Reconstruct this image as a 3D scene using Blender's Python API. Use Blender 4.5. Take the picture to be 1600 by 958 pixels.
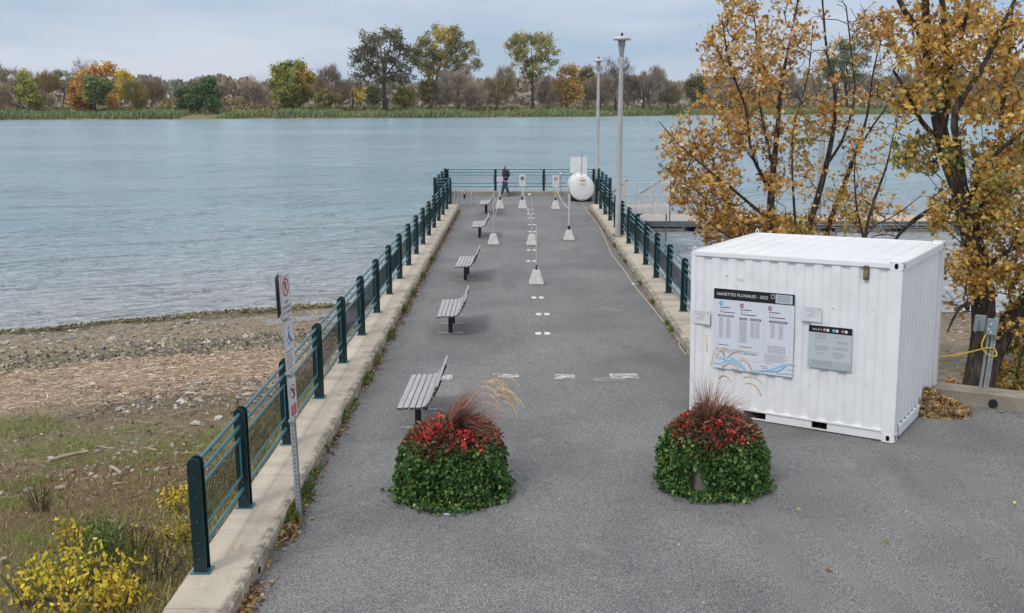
import bpy, bmesh, math, random
import numpy as np
from mathutils import Vector, Matrix, Euler
R = math.radians
S = bpy.context.scene
COL = S.collection
for o in list(bpy.data.objects):
    bpy.data.objects.remove(o)

# ------------------------------------------------------------------ camera
F, PITCH, YAW, CH = 1550.0, 0.20390064, -0.00568610, 4.8
cam_d = bpy.data.cameras.new('camera')
cam = bpy.data.objects.new('camera', cam_d); COL.objects.link(cam)
cam_d.sensor_width = 36.0; cam_d.lens = F / 1600 * 36.0
cam_d.clip_start = 0.1; cam_d.clip_end = 6000
cam.location = (0, 0, CH)
cam.rotation_euler = (math.pi / 2 - PITCH, 0, -YAW)
S.camera = cam

# ------------------------------------------------------------------ world
SUN_EL, SUN_AZ = R(48), R(-140)          # light from the left and a little behind the camera
w = bpy.data.worlds.new('World'); S.world = w; w.use_nodes = True
nt = w.node_tree; nt.nodes.clear()
def N(t, **k):
    n = nt.nodes.new(t)
    for a, b in k.items(): setattr(n, a, b)
    return n
out = N('ShaderNodeOutputWorld'); bg = N('ShaderNodeBackground'); bg.inputs[1].default_value = 0.1
sky = N('ShaderNodeTexSky', sky_type='NISHITA', sun_disc=False, sun_elevation=SUN_EL, sun_rotation=SUN_AZ, air_density=1.0, dust_density=1.0, ozone_density=1.0)
tc = N('ShaderNodeTexCoord'); mp = N('ShaderNodeMapping'); mp.inputs['Scale'].default_value = (1.0, 1.0, 5.5)
n1 = N('ShaderNodeTexNoise'); n1.inputs['Scale'].default_value = 2.6; n1.inputs['Detail'].default_value = 6; n1.inputs['Roughness'].default_value = .5; n1.inputs['Distortion'].default_value = .25
r1 = N('ShaderNodeValToRGB'); r1.color_ramp.elements[0].position = .38; r1.color_ramp.elements[1].position = .66
r1.color_ramp.elements[0].color = (4.2, 5.45, 7.2, 1); r1.color_ramp.elements[1].color = (6.9, 7.4, 8.5, 1)
sep = N('ShaderNodeSeparateXYZ')
r2 = N('ShaderNodeMapRange'); r2.inputs[1].default_value = .12; r2.inputs[2].default_value = .75; r2.inputs[3].default_value = 0; r2.inputs[4].default_value = 1
m2 = N('ShaderNodeMix', data_type='RGBA'); m2.inputs[7].default_value = (12.6, 12.9, 13.6, 1)
m3 = N('ShaderNodeMix', data_type='RGBA'); m3.inputs[0].default_value = .88
L = nt.links.new
L(tc.outputs['Generated'], mp.inputs[0]); L(mp.outputs[0], n1.inputs['Vector']); L(n1.outputs['Fac'], r1.inputs[0])
L(tc.outputs['Generated'], sep.inputs[0]); L(sep.outputs['Z'], r2.inputs[0]); L(r2.outputs[0], m2.inputs[0]); L(r1.outputs[0], m2.inputs[6])
L(sky.outputs[0], m3.inputs[6]); L(m2.outputs[2], m3.inputs[7]); L(m3.outputs[2], bg.inputs[0]); L(bg.outputs[0], out.inputs[0])

# ------------------------------------------------------------------ sun
sd = bpy.data.lights.new('sun', 'SUN'); sun = bpy.data.objects.new('sun', sd); COL.objects.link(sun)
sd.energy = 1.5; sd.angle = R(11); sd.color = (1, .95, .88)
sdir = Vector((math.sin(SUN_AZ) * math.cos(SUN_EL), math.cos(SUN_AZ) * math.cos(SUN_EL), math.sin(SUN_EL)))
sun.rotation_euler = sdir.to_track_quat('Z', 'Y').to_euler()
S.view_settings.view_transform = 'Standard'; S.view_settings.look = 'None'; S.view_settings.gamma = 1
S.view_settings.exposure = 0.0
S.view_settings.use_curve_mapping = False
S.render.engine = 'CYCLES'
S.cycles.max_bounces = 6; S.cycles.transparent_max_bounces = 8; S.cycles.volume_bounces = 0
S.cycles.caustics_reflective = False; S.cycles.caustics_refractive = False

# ------------------------------------------------------------------ measuring: photo pixel -> world point at a real depth / height
FW = Vector((math.sin(YAW) * math.cos(PITCH), math.cos(YAW) * math.cos(PITCH), -math.sin(PITCH)))
RT = Vector((math.cos(YAW), -math.sin(YAW), 0)); UP = RT.cross(FW); CO = Vector((0, 0, CH))
def ray(px, py): return FW * F + RT * (px - 800) - UP * (py - 479)
def at(px, py, Y): d = ray(px, py); return CO + d * (Y / d.y)
def un(px, py, z=0.0): d = ray(px, py); return CO + d * ((z - CH) / d.z)

# ------------------------------------------------------------------ object helpers
def tag(o, label=None, cat=None, group=None, kind=None):
    if label: o['label'] = label
    if cat: o['category'] = cat
    if group: o['group'] = group
    if kind: o['kind'] = kind
    return o
def thing(name, label, cat, loc=(0, 0, 0), rot=(0, 0, 0), group=None, kind=None):
    o = bpy.data.objects.new(name, None); COL.objects.link(o)
    o.location = loc; o.rotation_euler = rot; o.empty_display_size = .2
    return tag(o, label, cat, group, kind)
def kids(o): return [c for c in COL.objects if c.parent == o]
def copy_tree(o, parent=None):
    c = o.copy(); COL.objects.link(c); c.parent = parent
    for ch in kids(o): copy_tree(ch, c)
    return c

class MB:
    def __init__(s): s.v = []; s.f = []; s.m = []; s.sm = []
    def add(s, vs, fs, mi=0, smooth=False, M=None):
        b = len(s.v)
        for p in vs:
            p = Vector(p)
            s.v.append(M @ p if M else p)
        for q in fs: s.f.append([b + i for i in q]); s.m.append(mi); s.sm.append(smooth)
        return s
    def box(s, x0, x1, y0, y1, z0, z1, mi=0, M=None, ch=0.0):
        if ch <= 0:
            vs = [(x0, y0, z0), (x1, y0, z0), (x1, y1, z0), (x0, y1, z0), (x0, y0, z1), (x1, y0, z1), (x1, y1, z1), (x0, y1, z1)]
            fs = [(0, 3, 2, 1), (4, 5, 6, 7), (0, 1, 5, 4), (1, 2, 6, 5), (2, 3, 7, 6), (3, 0, 4, 7)]
            return s.add(vs, fs, mi, False, M)
        bm = bmesh.new(); bmesh.ops.create_cube(bm, size=1)
        for v in bm.verts:
            v.co = Vector(((x0 + x1) / 2 + v.co.x * (x1 - x0), (y0 + y1) / 2 + v.co.y * (y1 - y0), (z0 + z1) / 2 + v.co.z * (z1 - z0)))
        bmesh.ops.bevel(bm, geom=bm.edges[:], offset=ch, segments=2, affect='EDGES')
        s.bm(bm, mi, M); return s
    def bm(s, bm, mi=0, M=None, smooth=False):
        bm.verts.ensure_lookup_table(); bm.verts.index_update()
        s.add([v.co.copy() for v in bm.verts], [[v.index for v in f.verts] for f in bm.faces], mi, smooth, M); bm.free()
    def tube(s, pts, r, n=8, mi=0, cap=True, smooth=True, M=None):
        pts = [Vector(p) for p in pts]; k = len(pts)
        rs = r if isinstance(r, (list, tuple)) else [r] * k
        vs = []; fs = []
        ref = None
        for i, p in enumerate(pts):
            t = (pts[min(i + 1, k - 1)] - pts[max(i - 1, 0)])
            t = t.normalized() if t.length > 1e-9 else Vector((0, 0, 1))
            if ref is None: ref = Vector((1, 0, 0)) if abs(t.x) < .8 else Vector((0, 1, 0))
            a = (ref - t * ref.dot(t))
            a = a.normalized() if a.length > 1e-6 else t.orthogonal().normalized()
            ref = a; b = t.cross(a)
            for j in range(n):
                an = 2 * math.pi * j / n
                vs.append(p + (a * math.cos(an) + b * math.sin(an)) * rs[i])
        for i in range(k - 1):
            for j in range(n):
                j2 = (j + 1) % n
                fs.append((i * n + j, i * n + j2, (i + 1) * n + j2, (i + 1) * n + j))
        s.add(vs, fs, mi, smooth, M)
        if cap:
            s.add(vs[:n], [tuple(reversed(range(n)))], mi, False, M); s.add(vs[-n:], [tuple(range(n))], mi, False, M)
        return s
    def lathe(s, prof, n=16, mi=0, M=None, smooth=True, capb=False, capt=False):
        vs = []; fs = []
        for (r, z) in prof:
            for j in range(n):
                a = 2 * math.pi * j / n; vs.append((r * math.cos(a), r * math.sin(a), z))
        for i in range(len(prof) - 1):
            for j in range(n):
                j2 = (j + 1) % n; fs.append((i * n + j, i * n + j2, (i + 1) * n + j2, (i + 1) * n + j))
        s.add(vs, fs, mi, smooth, M)
        if capb: s.add(vs[:n], [tuple(reversed(range(n)))], mi, False, M)
        if capt: s.add(vs[-n:], [tuple(range(n))], mi, False, M)
        return s
    def prism(s, poly, y0, y1, mi=0, M=None):
        """polygon in x-z (counter-clockwise seen from -y) pushed from y0 to y1"""
        n = len(poly)
        vs = [(x, y0, z) for x, z in poly] + [(x, y1, z) for x, z in poly]
        fs = [tuple(range(n)), tuple(reversed(range(n, 2 * n)))] + [(i, i + n, (i + 1) % n + n, (i + 1) % n) for i in range(n)]
        return s.add(vs, fs, mi, False, M)
    def holeplate(s, cx, cz, wd, ht, hw, hh, y, mi=0, mh=1, depth=.06, M=None, axis='y', sgn=1):
        """plate in x-z with an oval hole and a cavity behind it, its shade put in as black colour"""
        n = 20; vs = []; 
        for j in range(n):
            a = 2 * math.pi * j / n; c, q = math.cos(a), math.sin(a); k = 1 / max(abs(c), abs(q))
            vs.append((cx + c * k * wd / 2, y, cz + q * k * ht / 2))
        for j in range(n):
            a = 2 * math.pi * j / n; c, q = math.cos(a), math.sin(a)
            ex = lambda v: math.copysign(abs(v) ** .7, v)
            vs.append((cx + ex(c) * hw / 2, y, cz + ex(q) * hh / 2))
        for j in range(n): v = vs[n + j]; vs.append((v[0], y + depth * sgn, v[2]))
        fs = [(j, (j + 1) % n, n + (j + 1) % n, n + j) for j in range(n)]
        f2 = [(n + j, n + (j + 1) % n, 2 * n + (j + 1) % n, 2 * n + j) for j in range(n)]
        if axis == 'x': vs = [(b, a, c) for a, b, c in vs]
        s.add(vs, fs, mi, False, M); s.add(vs, f2, mh, False, M); s.add(vs[2 * n:], [tuple(range(n))], mh, False, M)
    def build(s, name, mats, parent=None, loc=None, rot=None):
        me = bpy.data.meshes.new(name)
        me.from_pydata([tuple(v) for v in s.v], [], s.f)
        if not isinstance(mats, (list, tuple)): mats = [mats]
        for m in mats: me.materials.append(m)
        me.polygons.foreach_set('material_index', s.m); me.polygons.foreach_set('use_smooth', s.sm); me.update()
        o = bpy.data.objects.new(name, me); COL.objects.link(o)
        if parent: o.parent = parent
        if loc: o.location = loc
        if rot: o.rotation_euler = rot
        return o

def fastmesh(name, V, faces_idx, sizes, mat, parent=None, cols=None, smooth=False):
    me = bpy.data.meshes.new(name)
    V = np.asarray(V, dtype=np.float32); idx = np.asarray(faces_idx, dtype=np.int32).ravel(); sizes = np.asarray(sizes, dtype=np.int32)
    me.vertices.add(len(V)); me.vertices.foreach_set('co', V.ravel())
    me.loops.add(len(idx)); me.loops.foreach_set('vertex_index', idx)
    me.polygons.add(len(sizes)); st = np.concatenate([[0], np.cumsum(sizes)[:-1]]).astype(np.int32)
    me.polygons.foreach_set('loop_start', st); me.polygons.foreach_set('loop_total', sizes)
    if smooth: me.polygons.foreach_set('use_smooth', np.ones(len(sizes), dtype=bool))
    me.materials.append(mat)
    me.update(calc_edges=True); 
    if cols is not None:
        a = me.attributes.new('col', 'FLOAT_COLOR', 'FACE'); c = np.ones((len(sizes), 4), dtype=np.float32); c[:, :3] = cols
        a.data.foreach_set('color', c.ravel())
    o = bpy.data.objects.new(name, me); COL.objects.link(o)
    if parent: o.parent = parent
    return o

# leaf templates: (verts, faces), stem at the origin, blade along +x, face normal +z
def fold(t, a): return [(x, y, abs(y) * a - x * x * .15) for x, y in t]
_m = [(0, 0), (.12, -.34), (.30, -.20), (.42, -.52), (.58, -.22), (1, 0)]
MAPLE_V = fold(_m + [(x, -y) for x, y in _m[1:-1]], .35)
TPL = {
 'maple': (MAPLE_V, [(0, 1, 2, 3, 4, 5), (0, 5, 9, 8, 7, 6)]),
 'oval': (fold([(0, 0), (.3, -.22), (.7, -.2), (1, 0), (.3, .22), (.7, .2)], .4), [(0, 1, 2, 3), (0, 3, 5, 4)]),
 'ivy': (fold([(0, 0), (.05, -.42), (.5, -.38), (1, 0), (.05, .42), (.5, .38)], .3), [(0, 1, 2, 3), (0, 3, 5, 4)]),
 'lance': (fold([(0, 0), (.3, -.12), (.65, -.1), (1, 0), (.3, .12), (.65, .1)], .5), [(0, 1, 2, 3), (0, 3, 5, 4)]),
 'quad': ([(0, -.35, 0), (.9, -.3, .1), (1, .35, 0), (.1, .4, -.1)], [(0, 1, 2, 3)]),
 'tri': ([(0, -.5, 0), (1, -.1, .12), (.35, .6, -.1)], [(0, 1, 2)]),
 'blade': ([(0, -.5, 0), (0, .5, 0), (1, 0, 0)], [(0, 1, 2)]),
}
def cloud(name, pts, size, cols, mat, parent, shape, rng, along=None, spread=1.0, width=1.0, flat=None):
    """one mesh of many leaf faces. along: (N,3) wanted leaf direction; flat: 0..1 pull of the leaf normal to +z"""
    pts = np.asarray(pts, dtype=float); n = len(pts)
    tv, tf = TPL[shape]; tv = np.array(tv, dtype=float)
    d = rng.normal(size=(n, 3)) * spread
    if along is not None: d = d * .35 + np.asarray(along)
    d /= np.linalg.norm(d, axis=1)[:, None] + 1e-9
    u = rng.normal(size=(n, 3))
    if flat is not None: u = u * (1 - flat) + np.array([0, 0, 1]) * flat * 2
    u -= d * (u * d).sum(1)[:, None]; u /= np.linalg.norm(u, axis=1)[:, None] + 1e-9
    b = np.cross(u, d)
    size = np.broadcast_to(np.asarray(size, dtype=float), (n,)); wd = np.broadcast_to(np.asarray(width, dtype=float), (n,))
    V = pts[:, None, :] + (tv[None, :, 0:1] * d[:, None, :] + tv[None, :, 1:2] * b[:, None, :] * wd[:, None, None] + tv[None, :, 2:3] * u[:, None, :]) * size[:, None, None]
    k = len(tv)
    fi = [np.array(f) for f in tf]
    base = (np.arange(n) * k)[:, None]
    idx = np.concatenate([base + f[None, :] for f in fi], axis=1).ravel()
    sizes = np.tile([len(f) for f in fi], n)
    cf = np.repeat(np.asarray(cols), len(fi), axis=0)
    return fastmesh(name, V.reshape(-1, 3), idx, sizes, mat, parent, cf)

def palette(rng, n, pal, wts=None, jit=.18):
    pal = np.array(pal, dtype=float)
    k = rng.choice(len(pal), size=n, p=None if wts is None else np.array(wts) / sum(wts))
    c = pal[k] * (1 + rng.normal(size=(n, 1)) * jit) * (1 + rng.normal(size=(n, 3)) * jit * .25)
    return np.clip(c, .01, .85)

# ------------------------------------------------------------------ materials
def newmat(name):
    m = bpy.data.materials.new(name); m.use_nodes = True
    return m, m.node_tree, m.node_tree.nodes['Principled BSDF']
def noise(nt, scale, detail=4, rough=.55, vec=None, dist=0.0, stretch=None):
    n = nt.nodes.new('ShaderNodeTexNoise'); n.inputs['Scale'].default_value = scale; n.inputs['Detail'].default_value = detail
    n.inputs['Roughness'].default_value = rough; n.inputs['Distortion'].default_value = dist
    if vec is None:
        t = nt.nodes.new('ShaderNodeTexCoord'); vec = t.outputs['Object']
    if stretch:
        mpn = nt.nodes.new('ShaderNodeMapping'); mpn.inputs['Scale'].default_value = stretch; nt.links.new(vec, mpn.inputs[0]); vec = mpn.outputs[0]
    nt.links.new(vec, n.inputs['Vector']); return n
def ramp(nt, fac, stops):
    r = nt.nodes.new('ShaderNodeValToRGB'); e = r.color_ramp.elements
    while len(e) < len(stops): e.new(.5)
    for i, (p, c) in enumerate(stops): e[i].position = p; e[i].color = (*c, 1) if len(c) == 3 else c
    nt.links.new(fac, r.inputs[0]); return r
def mix(nt, fac, a, b, mode='MIX'):
    m = nt.nodes.new('ShaderNodeMix'); m.data_type = 'RGBA'; m.blend_type = mode
    for s, v in ((0, fac), (6, a), (7, b)):
        if hasattr(v, 'links'): nt.links.new(v, m.inputs[s])
        elif isinstance(v, (int, float)): m.inputs[s].default_value = v
        else: m.inputs[s].default_value = (*v, 1)
    return m.outputs[2]
def bump(nt, bs, h, strength, dist, prev=None):
    b = nt.nodes.new('ShaderNodeBump'); b.inputs['Strength'].default_value = strength; b.inputs['Distance'].default_value = dist
    nt.links.new(h, b.inputs['Height'])
    if prev is not None: nt.links.new(prev, b.inputs['Normal'])
    nt.links.new(b.outputs[0], bs.inputs['Normal']); return b.outputs[0]
def pm(name, c1, c2=None, scale=6, rough=.6, metal=0.0, bmp=0.0, bscale=None, lo=.35, hi=.7, spec=.5, stretch=None):
    m, t, b = newmat(name); b.inputs['Roughness'].default_value = rough; b.inputs['Metallic'].default_value = metal
    b.inputs['Specular IOR Level'].default_value = spec
    c2 = c2 or tuple(x * .75 for x in c1)
    n = noise(t, scale, 5, .6, stretch=stretch); r = ramp(t, n.outputs['Fac'], [(lo, c2), (hi, c1)]); t.links.new(r.outputs[0], b.inputs['Base Color'])
    if bmp: bump(t, b, noise(t, bscale or scale * 4, 3).outputs['Fac'], bmp, .01)
    return m
def leafmat(name, trans=.3, rough=.55):
    m, t, b = newmat(name); a = t.nodes.new('ShaderNodeAttribute'); a.attribute_name = 'col'
    b.inputs['Roughness'].default_value = rough; b.inputs['Specular IOR Level'].default_value = .3
    t.links.new(a.outputs['Color'], b.inputs['Base Color'])
    if trans:
        tr = t.nodes.new('ShaderNodeBsdfTranslucent'); t.links.new(a.outputs['Color'], tr.inputs[0])
        mx = t.nodes.new('ShaderNodeMixShader'); mx.inputs[0].default_value = trans
        t.links.new(b.outputs[0], mx.inputs[1]); t.links.new(tr.outputs[0], mx.inputs[2]); t.links.new(mx.outputs[0], t.nodes['Material Output'].inputs[0])
    return m
LEAF = leafmat('leaf'); DRY = leafmat('dry_plant', 0, .85)
BARK = pm('bark', (.055, .042, .034), (.022, .016, .013), 9, .9, bmp=.8, bscale=22, stretch=(1, 1, .3))
BARK_FAR = pm('bark_far', (.07, .055, .045), (.035, .028, .023), .8, .9)
TWIG = pm('twig', (.08, .058, .045), (.04, .028, .022), 6, .9)
CONC = pm('concrete', (.42, .39, .34), (.3, .275, .235), 1.6, .85, bmp=.25, bscale=60)
CONC2 = pm('concrete_dirty', (.27, .25, .215), (.13, .12, .1), 1.3, .9, bmp=.3, bscale=40)
GREEN = pm('green_paint', (.004, .026, .03), (.003, .018, .021), 8, .38)
TEAL = pm('teal_skylit_paint', (.05, .17, .2), (.035, .13, .155), 8, .35)  # rail teal, lightened so that reflected sky is in the colour
GALV = pm('galvanised', (.4, .41, .42), (.27, .28, .29), 14, .5, .15)
STEEL_D = pm('dark_steel', (.02, .02, .022), (.012, .012, .013), 10, .4)
WHITE = pm('white_paint', (.83, .835, .84), (.76, .77, .775), 1.5, .38, lo=.3, hi=.6)
WHITE2 = pm('white_matte', (.72, .72, .73), (.6, .6, .61), 5, .6)
POLE = pm('lamp_grey', (.46, .455, .45), (.36, .355, .35), 4, .5)
BLACK = pm('black', (.008, .008, .009), (.005, .005, .006), 8, .6)
ROPE = pm('rope', (.62, .6, .56), (.45, .43, .38), 30, .8)
YROPE = pm('yellow_hose', (.52, .44, .27), (.4, .33, .2), 30, .7)
# ================================================================== SETTING
rng = np.random.default_rng(7); random.seed(7)
def zg(x, y): return .028 * min(max(x - 2.8, 0), 3.0) if y < 40 else 0.0
WY0, WSL = 16.94, -.476                       # line of the low wall on the right
def wally(x): return WY0 + WSL * (x - 3.3)

# asphalt ----------------------------------------------------------------
def asphalt_mat():
    m, t, b = newmat('asphalt'); b.inputs['Roughness'].default_value = .82; b.inputs['Specular IOR Level'].default_value = .35
    t0 = t.nodes.new('ShaderNodeTexCoord'); mo = t.nodes.new('ShaderNodeMapping'); mo.inputs['Location'].default_value = (3.13, 7.71, .3137); t.links.new(t0.outputs['Object'], mo.inputs[0]); ov = mo.outputs[0]
    g = noise(t, 84, 2, .8, vec=ov); gr = ramp(t, g.outputs['Fac'], [(.36, (.06, .06, .061)), (.5, (.135, .134, .134)), (.66, (.35, .345, .335))])
    big = noise(t, .42, 5, .6, dist=.4); br = ramp(t, big.outputs['Fac'], [(.28, (.74, .74, .75)), (.5, (1, 1, 1)), (.74, (1.26, 1.25, 1.22))])
    c = mix(t, 1.0, gr.outputs[0], br.outputs[0], 'MULTIPLY')
    s = noise(t, 1.15, 6, .68, dist=.8); sr = ramp(t, s.outputs['Fac'], [(.6, (0, 0, 0)), (.78, (.55, .55, .55))])
    c = mix(t, sr.outputs[0], c, (.3, .285, .25))
    s2 = noise(t, .8, 4, .6, dist=.5, stretch=(1, .25, 1)); sr2 = ramp(t, s2.outputs['Fac'], [(.3, (.55, .55, .55)), (.42, (0, 0, 0))])
    c = mix(t, sr2.outputs[0], c, (.115, .114, .114))
    # fine dark cracks
    v = t.nodes.new('ShaderNodeTexVoronoi'); v.feature = 'DISTANCE_TO_EDGE'; v.inputs['Scale'].default_value = .33
    tcn = t.nodes.new('ShaderNodeTexCoord'); wn = noise(t, 1.2, 4, .6)
    va = t.nodes.new('ShaderNodeVectorMath'); va.operation = 'ADD'; vs = t.nodes.new('ShaderNodeVectorMath'); vs.operation = 'SCALE'; vs.inputs[3].default_value = 1.3
    t.links.new(wn.outputs['Color'], vs.inputs[0]); t.links.new(tcn.outputs['Object'], va.inputs[0]); t.links.new(vs.outputs[0], va.inputs[1]); t.links.new(va.outputs[0], v.inputs['Vector'])
    cr = ramp(t, v.outputs['Distance'], [(.0, (.38, .38, .38)), (.003, (0, 0, 0))])
    c = mix(t, cr.outputs[0], c, (.03, .03, .03))
    t.links.new(c, b.inputs['Base Color']); bump(t, b, noise(t, 80, 2, .6, vec=ov).outputs['Fac'], .45, .006); return m
ASPH = asphalt_mat()
def sheet(name, xs, yfun0, yfun1, ny, mat, zf, label=None):
    V = []; Fc = []
    for i, x in enumerate(xs):
        a, b_ = yfun0(x), yfun1(x)
        for j in range(ny + 1):
            y = a + (b_ - a) * j / ny; V.append((x, y, zf(x, y)))
    for i in range(len(xs) - 1):
        for j in range(ny):
            k = i * (ny + 1) + j; Fc.append((k, k + ny + 1, k + ny + 2, k + 1))
    o = MB().add(V, Fc).build(name, mat); o['kind'] = 'structure'; return o
XL, XR, KW = -2.67, 3.3, .58
sheet('asphalt', [XL - .04 + i * (XR + .08 - XL) / 6 for i in range(7)], lambda x: WY0 - .02 + .05, lambda x: 45.32, 8, ASPH, zg)
sheet('asphalt_forecourt', [XL - .04 + i * (XR + .08 - XL) / 6 for i in range(7)] + [3.38 + .7 * i for i in range(1, 20)], lambda x: -6, lambda x: WY0 + .03 if x < 3.4 else wally(x) + .05, 20, ASPH, zg)
sheet('asphalt_pier_end', [-4.0, -2, 0, 2, 4.5], lambda x: 45.32, lambda x: 51.75, 3, ASPH, lambda x, y: 0)

# kerbs: each a wall that goes down to the river bed --------------------------
def kerb(name, p0, p1, w_, top=.2, bot=-2.4, seg=3.4, side=1, mat=CONC, zt=None):
    """p0->p1 inner top edge; body extends w_ to the left of the direction when side=1"""
    p0 = Vector((p0[0], p0[1], 0)); p1 = Vector((p1[0], p1[1], 0)); d = (p1 - p0); Ln = d.length; d.normalize()
    nrm = Vector((-d.y, d.x, 0)) * side
    n = max(1, round(Ln / seg)); mb = MB()
    for i in range(n):
        a = Ln * i / n + (.004 if i else 0); b_ = Ln * (i + 1) / n - (.004 if i < n - 1 else 0)
        prof = [(-.012, bot), (-.006, top - .03), (.022, top), (w_ - .02, top), (w_, top - .02), (w_, bot)]
        k = len(prof); vs = []
        m_ = 5
        for q in range(m_ + 1):
            s_ = a + (b_ - a) * q / m_
            for (u, z) in prof:
                P = p0 + d * s_ + nrm * (u + random.uniform(-.003, .003)); dz = zt(P.x, P.y) if (zt and z > 0) else 0
                vs.append((P.x, P.y, z + dz + (random.uniform(-.002, .002) if z > 0 else 0)))
        fs = []
        for q in range(m_):
            for j in range(k - 1): fs.append((q * k + j, q * k + j + 1, (q + 1) * k + j + 1, (q + 1) * k + j))
        fs.append(tuple(range(k))); fs.append(tuple(reversed(range(m_ * k, m_ * k + k))))
        mb.add(vs, fs)
    o = mb.build(name, mat); bm = bmesh.new(); bm.from_mesh(o.data); bmesh.ops.recalc_face_normals(bm, faces=bm.faces); bm.to_mesh(o.data); bm.free()
    o['kind'] = 'structure'; return o
def kerbmat(name, a, b_, c):
    m, t, bs = newmat(name); bs.inputs['Roughness'].default_value = .9
    n = noise(t, 1.1, 6, .62); r = ramp(t, n.outputs['Fac'], [(.3, b_), (.62, a)])
    s = noise(t, 2.3, 7, .7, dist=.6); sr = ramp(t, s.outputs['Fac'], [(.28, (.8, .8, .8)), (.4, (0, 0, 0))])
    col = mix(t, sr.outputs[0], r.outputs[0], c)
    st_ = noise(t, 1.3, 5, .6, stretch=(.35, 1.6, 1)); st_r = ramp(t, st_.outputs['Fac'], [(.34, (.72, .72, .73)), (.5, (1, 1, 1)), (.7, (1.08, 1.07, 1.05))]); col = mix(t, 1.0, col, st_r.outputs[0], 'MULTIPLY')
    # black biological stain creeping over the worn inner arris
    gq = t.nodes.new('ShaderNodeNewGeometry'); sq = t.nodes.new('ShaderNodeSeparateXYZ'); t.links.new(gq.outputs['Position'], sq.inputs[0])
    edge = None
    for x0 in (-2.70, 3.33):
        q = t.nodes.new('ShaderNodeMath'); q.operation = 'SUBTRACT'; q.inputs[1].default_value = x0; t.links.new(sq.outputs['X'], q.inputs[0])
        ab = t.nodes.new('ShaderNodeMath'); ab.operation = 'ABSOLUTE'; t.links.new(q.outputs[0], ab.inputs[0])
        if edge is None: edge = ab
        else:
            mn = t.nodes.new('ShaderNodeMath'); mn.operation = 'MINIMUM'; t.links.new(edge.outputs[0], mn.inputs[0]); t.links.new(ab.outputs[0], mn.inputs[1]); edge = mn
    er = ramp(t, edge.outputs[0], [(.0, (1, 1, 1)), (.035, (.75, .75, .75)), (.075, (0, 0, 0))]); en = noise(t, 5, 7, .75); enr = ramp(t, en.outputs['Fac'], [(.42, (0, 0, 0)), (.56, (.8, .8, .8))])
    em = mix(t, 1.0, er.outputs[0], enr.outputs[0], 'MULTIPLY'); col = mix(t, em, col, (.10, .09, .07))
    vz = t.nodes.new('ShaderNodeTexVoronoi'); vz.feature = 'DISTANCE_TO_EDGE'; vz.inputs['Scale'].default_value = .9; wz_ = noise(t, 2.5, 5, .7)
    t.links.new(wz_.outputs['Color'], vz.inputs['Vector']) if False else None
    tq = t.nodes.new('ShaderNodeTexCoord'); aq = t.nodes.new('ShaderNodeVectorMath'); aq.operation = 'ADD'; t.links.new(tq.outputs['Object'], aq.inputs[0]); t.links.new(wz_.outputs['Color'], aq.inputs[1]); t.links.new(aq.outputs[0], vz.inputs['Vector'])
    vr = ramp(t, vz.outputs['Distance'], [(0, (.6, .6, .6)), (.006, (0, 0, 0))]); col = mix(t, vr.outputs[0], col, (.12, .11, .09))
    g = noise(t, 90, 2, .6); gr = ramp(t, g.outputs['Fac'], [(.35, (.75, .75, .75)), (.65, (1.15, 1.15, 1.15))])
    col = mix(t, 1.0, col, gr.outputs[0], 'MULTIPLY')
    t.links.new(col, bs.inputs['Base Color']); bump(t, bs, g.outputs['Fac'], .35, .006); return m
KERB = kerbmat('kerb_concrete', (.53, .465, .37), (.43, .38, .30), (.2, .18, .14))
KERBD = kerbmat('old_concrete', (.34, .305, .24), (.24, .215, .17), (.1, .09, .075))
kerb('left_kerb', (XL, -5), (XL, 45.3), .61, side=1, mat=KERB)
kerb('right_kerb', (XR, WY0 + .1), (XR, 45.3), .58, side=-1, mat=KERB)
kerb('kerb_pier_end', (-4.35, 51.72), (4.85, 51.72), .5, side=1, mat=KERBD, top=.22)
kerb('kerb_pier_side', (-3.98, 45.3), (-3.98, 51.7), .3, side=1, mat=KERBD, top=.12)
kerb('kerb_pier_right_side', (4.48, 45.3), (4.48, 51.7), .3, side=-1, mat=KERBD, top=.12)
kerb('pier_shoulder_wall', (-3.98, 45.3), (-3.28, 45.3), .2, side=-1, mat=KERBD, top=.11)
kerb('pier_shoulder_wall', (3.88, 45.3), (4.48, 45.3), .2, side=-1, mat=KERBD, top=.11)

# painted markings --------------------------------------------------------
PAINT = None
def paint_mat():
    m, t, b = newmat('worn_road_paint'); b.inputs['Roughness'].default_value = .8
    n = noise(t, 7, 8, .8); r = ramp(t, n.outputs['Fac'], [(.44, (.17, .17, .165)), (.56, (.55, .54, .5))]); t.links.new(r.outputs[0], b.inputs['Base Color']); return m
PAINT = paint_mat(); FOOTP = pm('footprint_white', (.68, .68, .67), (.55, .55, .54), 12, .7)
def blob(mb, pts, z, jit=.0):
    mb.add([(x + random.uniform(-jit, jit), y + random.uniform(-jit, jit), z) for x, y in pts], [tuple(range(len(pts)))])
def rough_rect(cx, cy, wx, wy, k=6, j=.012, sh=0):
    P = []
    for i in range(k): P.append((cx - wx / 2 + wx * i / k, cy - wy / 2))
    for i in range(3): P.append((cx + wx / 2 + sh, cy - wy / 2 + wy * i / 3))
    for i in range(k): P.append((cx + wx / 2 + sh - wx * i / k, cy + wy / 2))
    for i in range(3): P.append((cx - wx / 2, cy + wy / 2 - wy * i / 3))
    return [(x + random.uniform(-j, j), y + random.uniform(-j, j)) for x, y in P]
for (cx, cy, wx, wy) in [(-1.37, 17.0, .44, .3), (-.16, 17.1, .36, .22), (.83, 17.05, .36, .3), (1.9, 17.1, .5, .3)]:
    mb = MB(); blob(mb, rough_rect(cx, cy, wx, wy), .004); o = mb.build('road_marking', PAINT); o['kind'] = 'structure'
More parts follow.
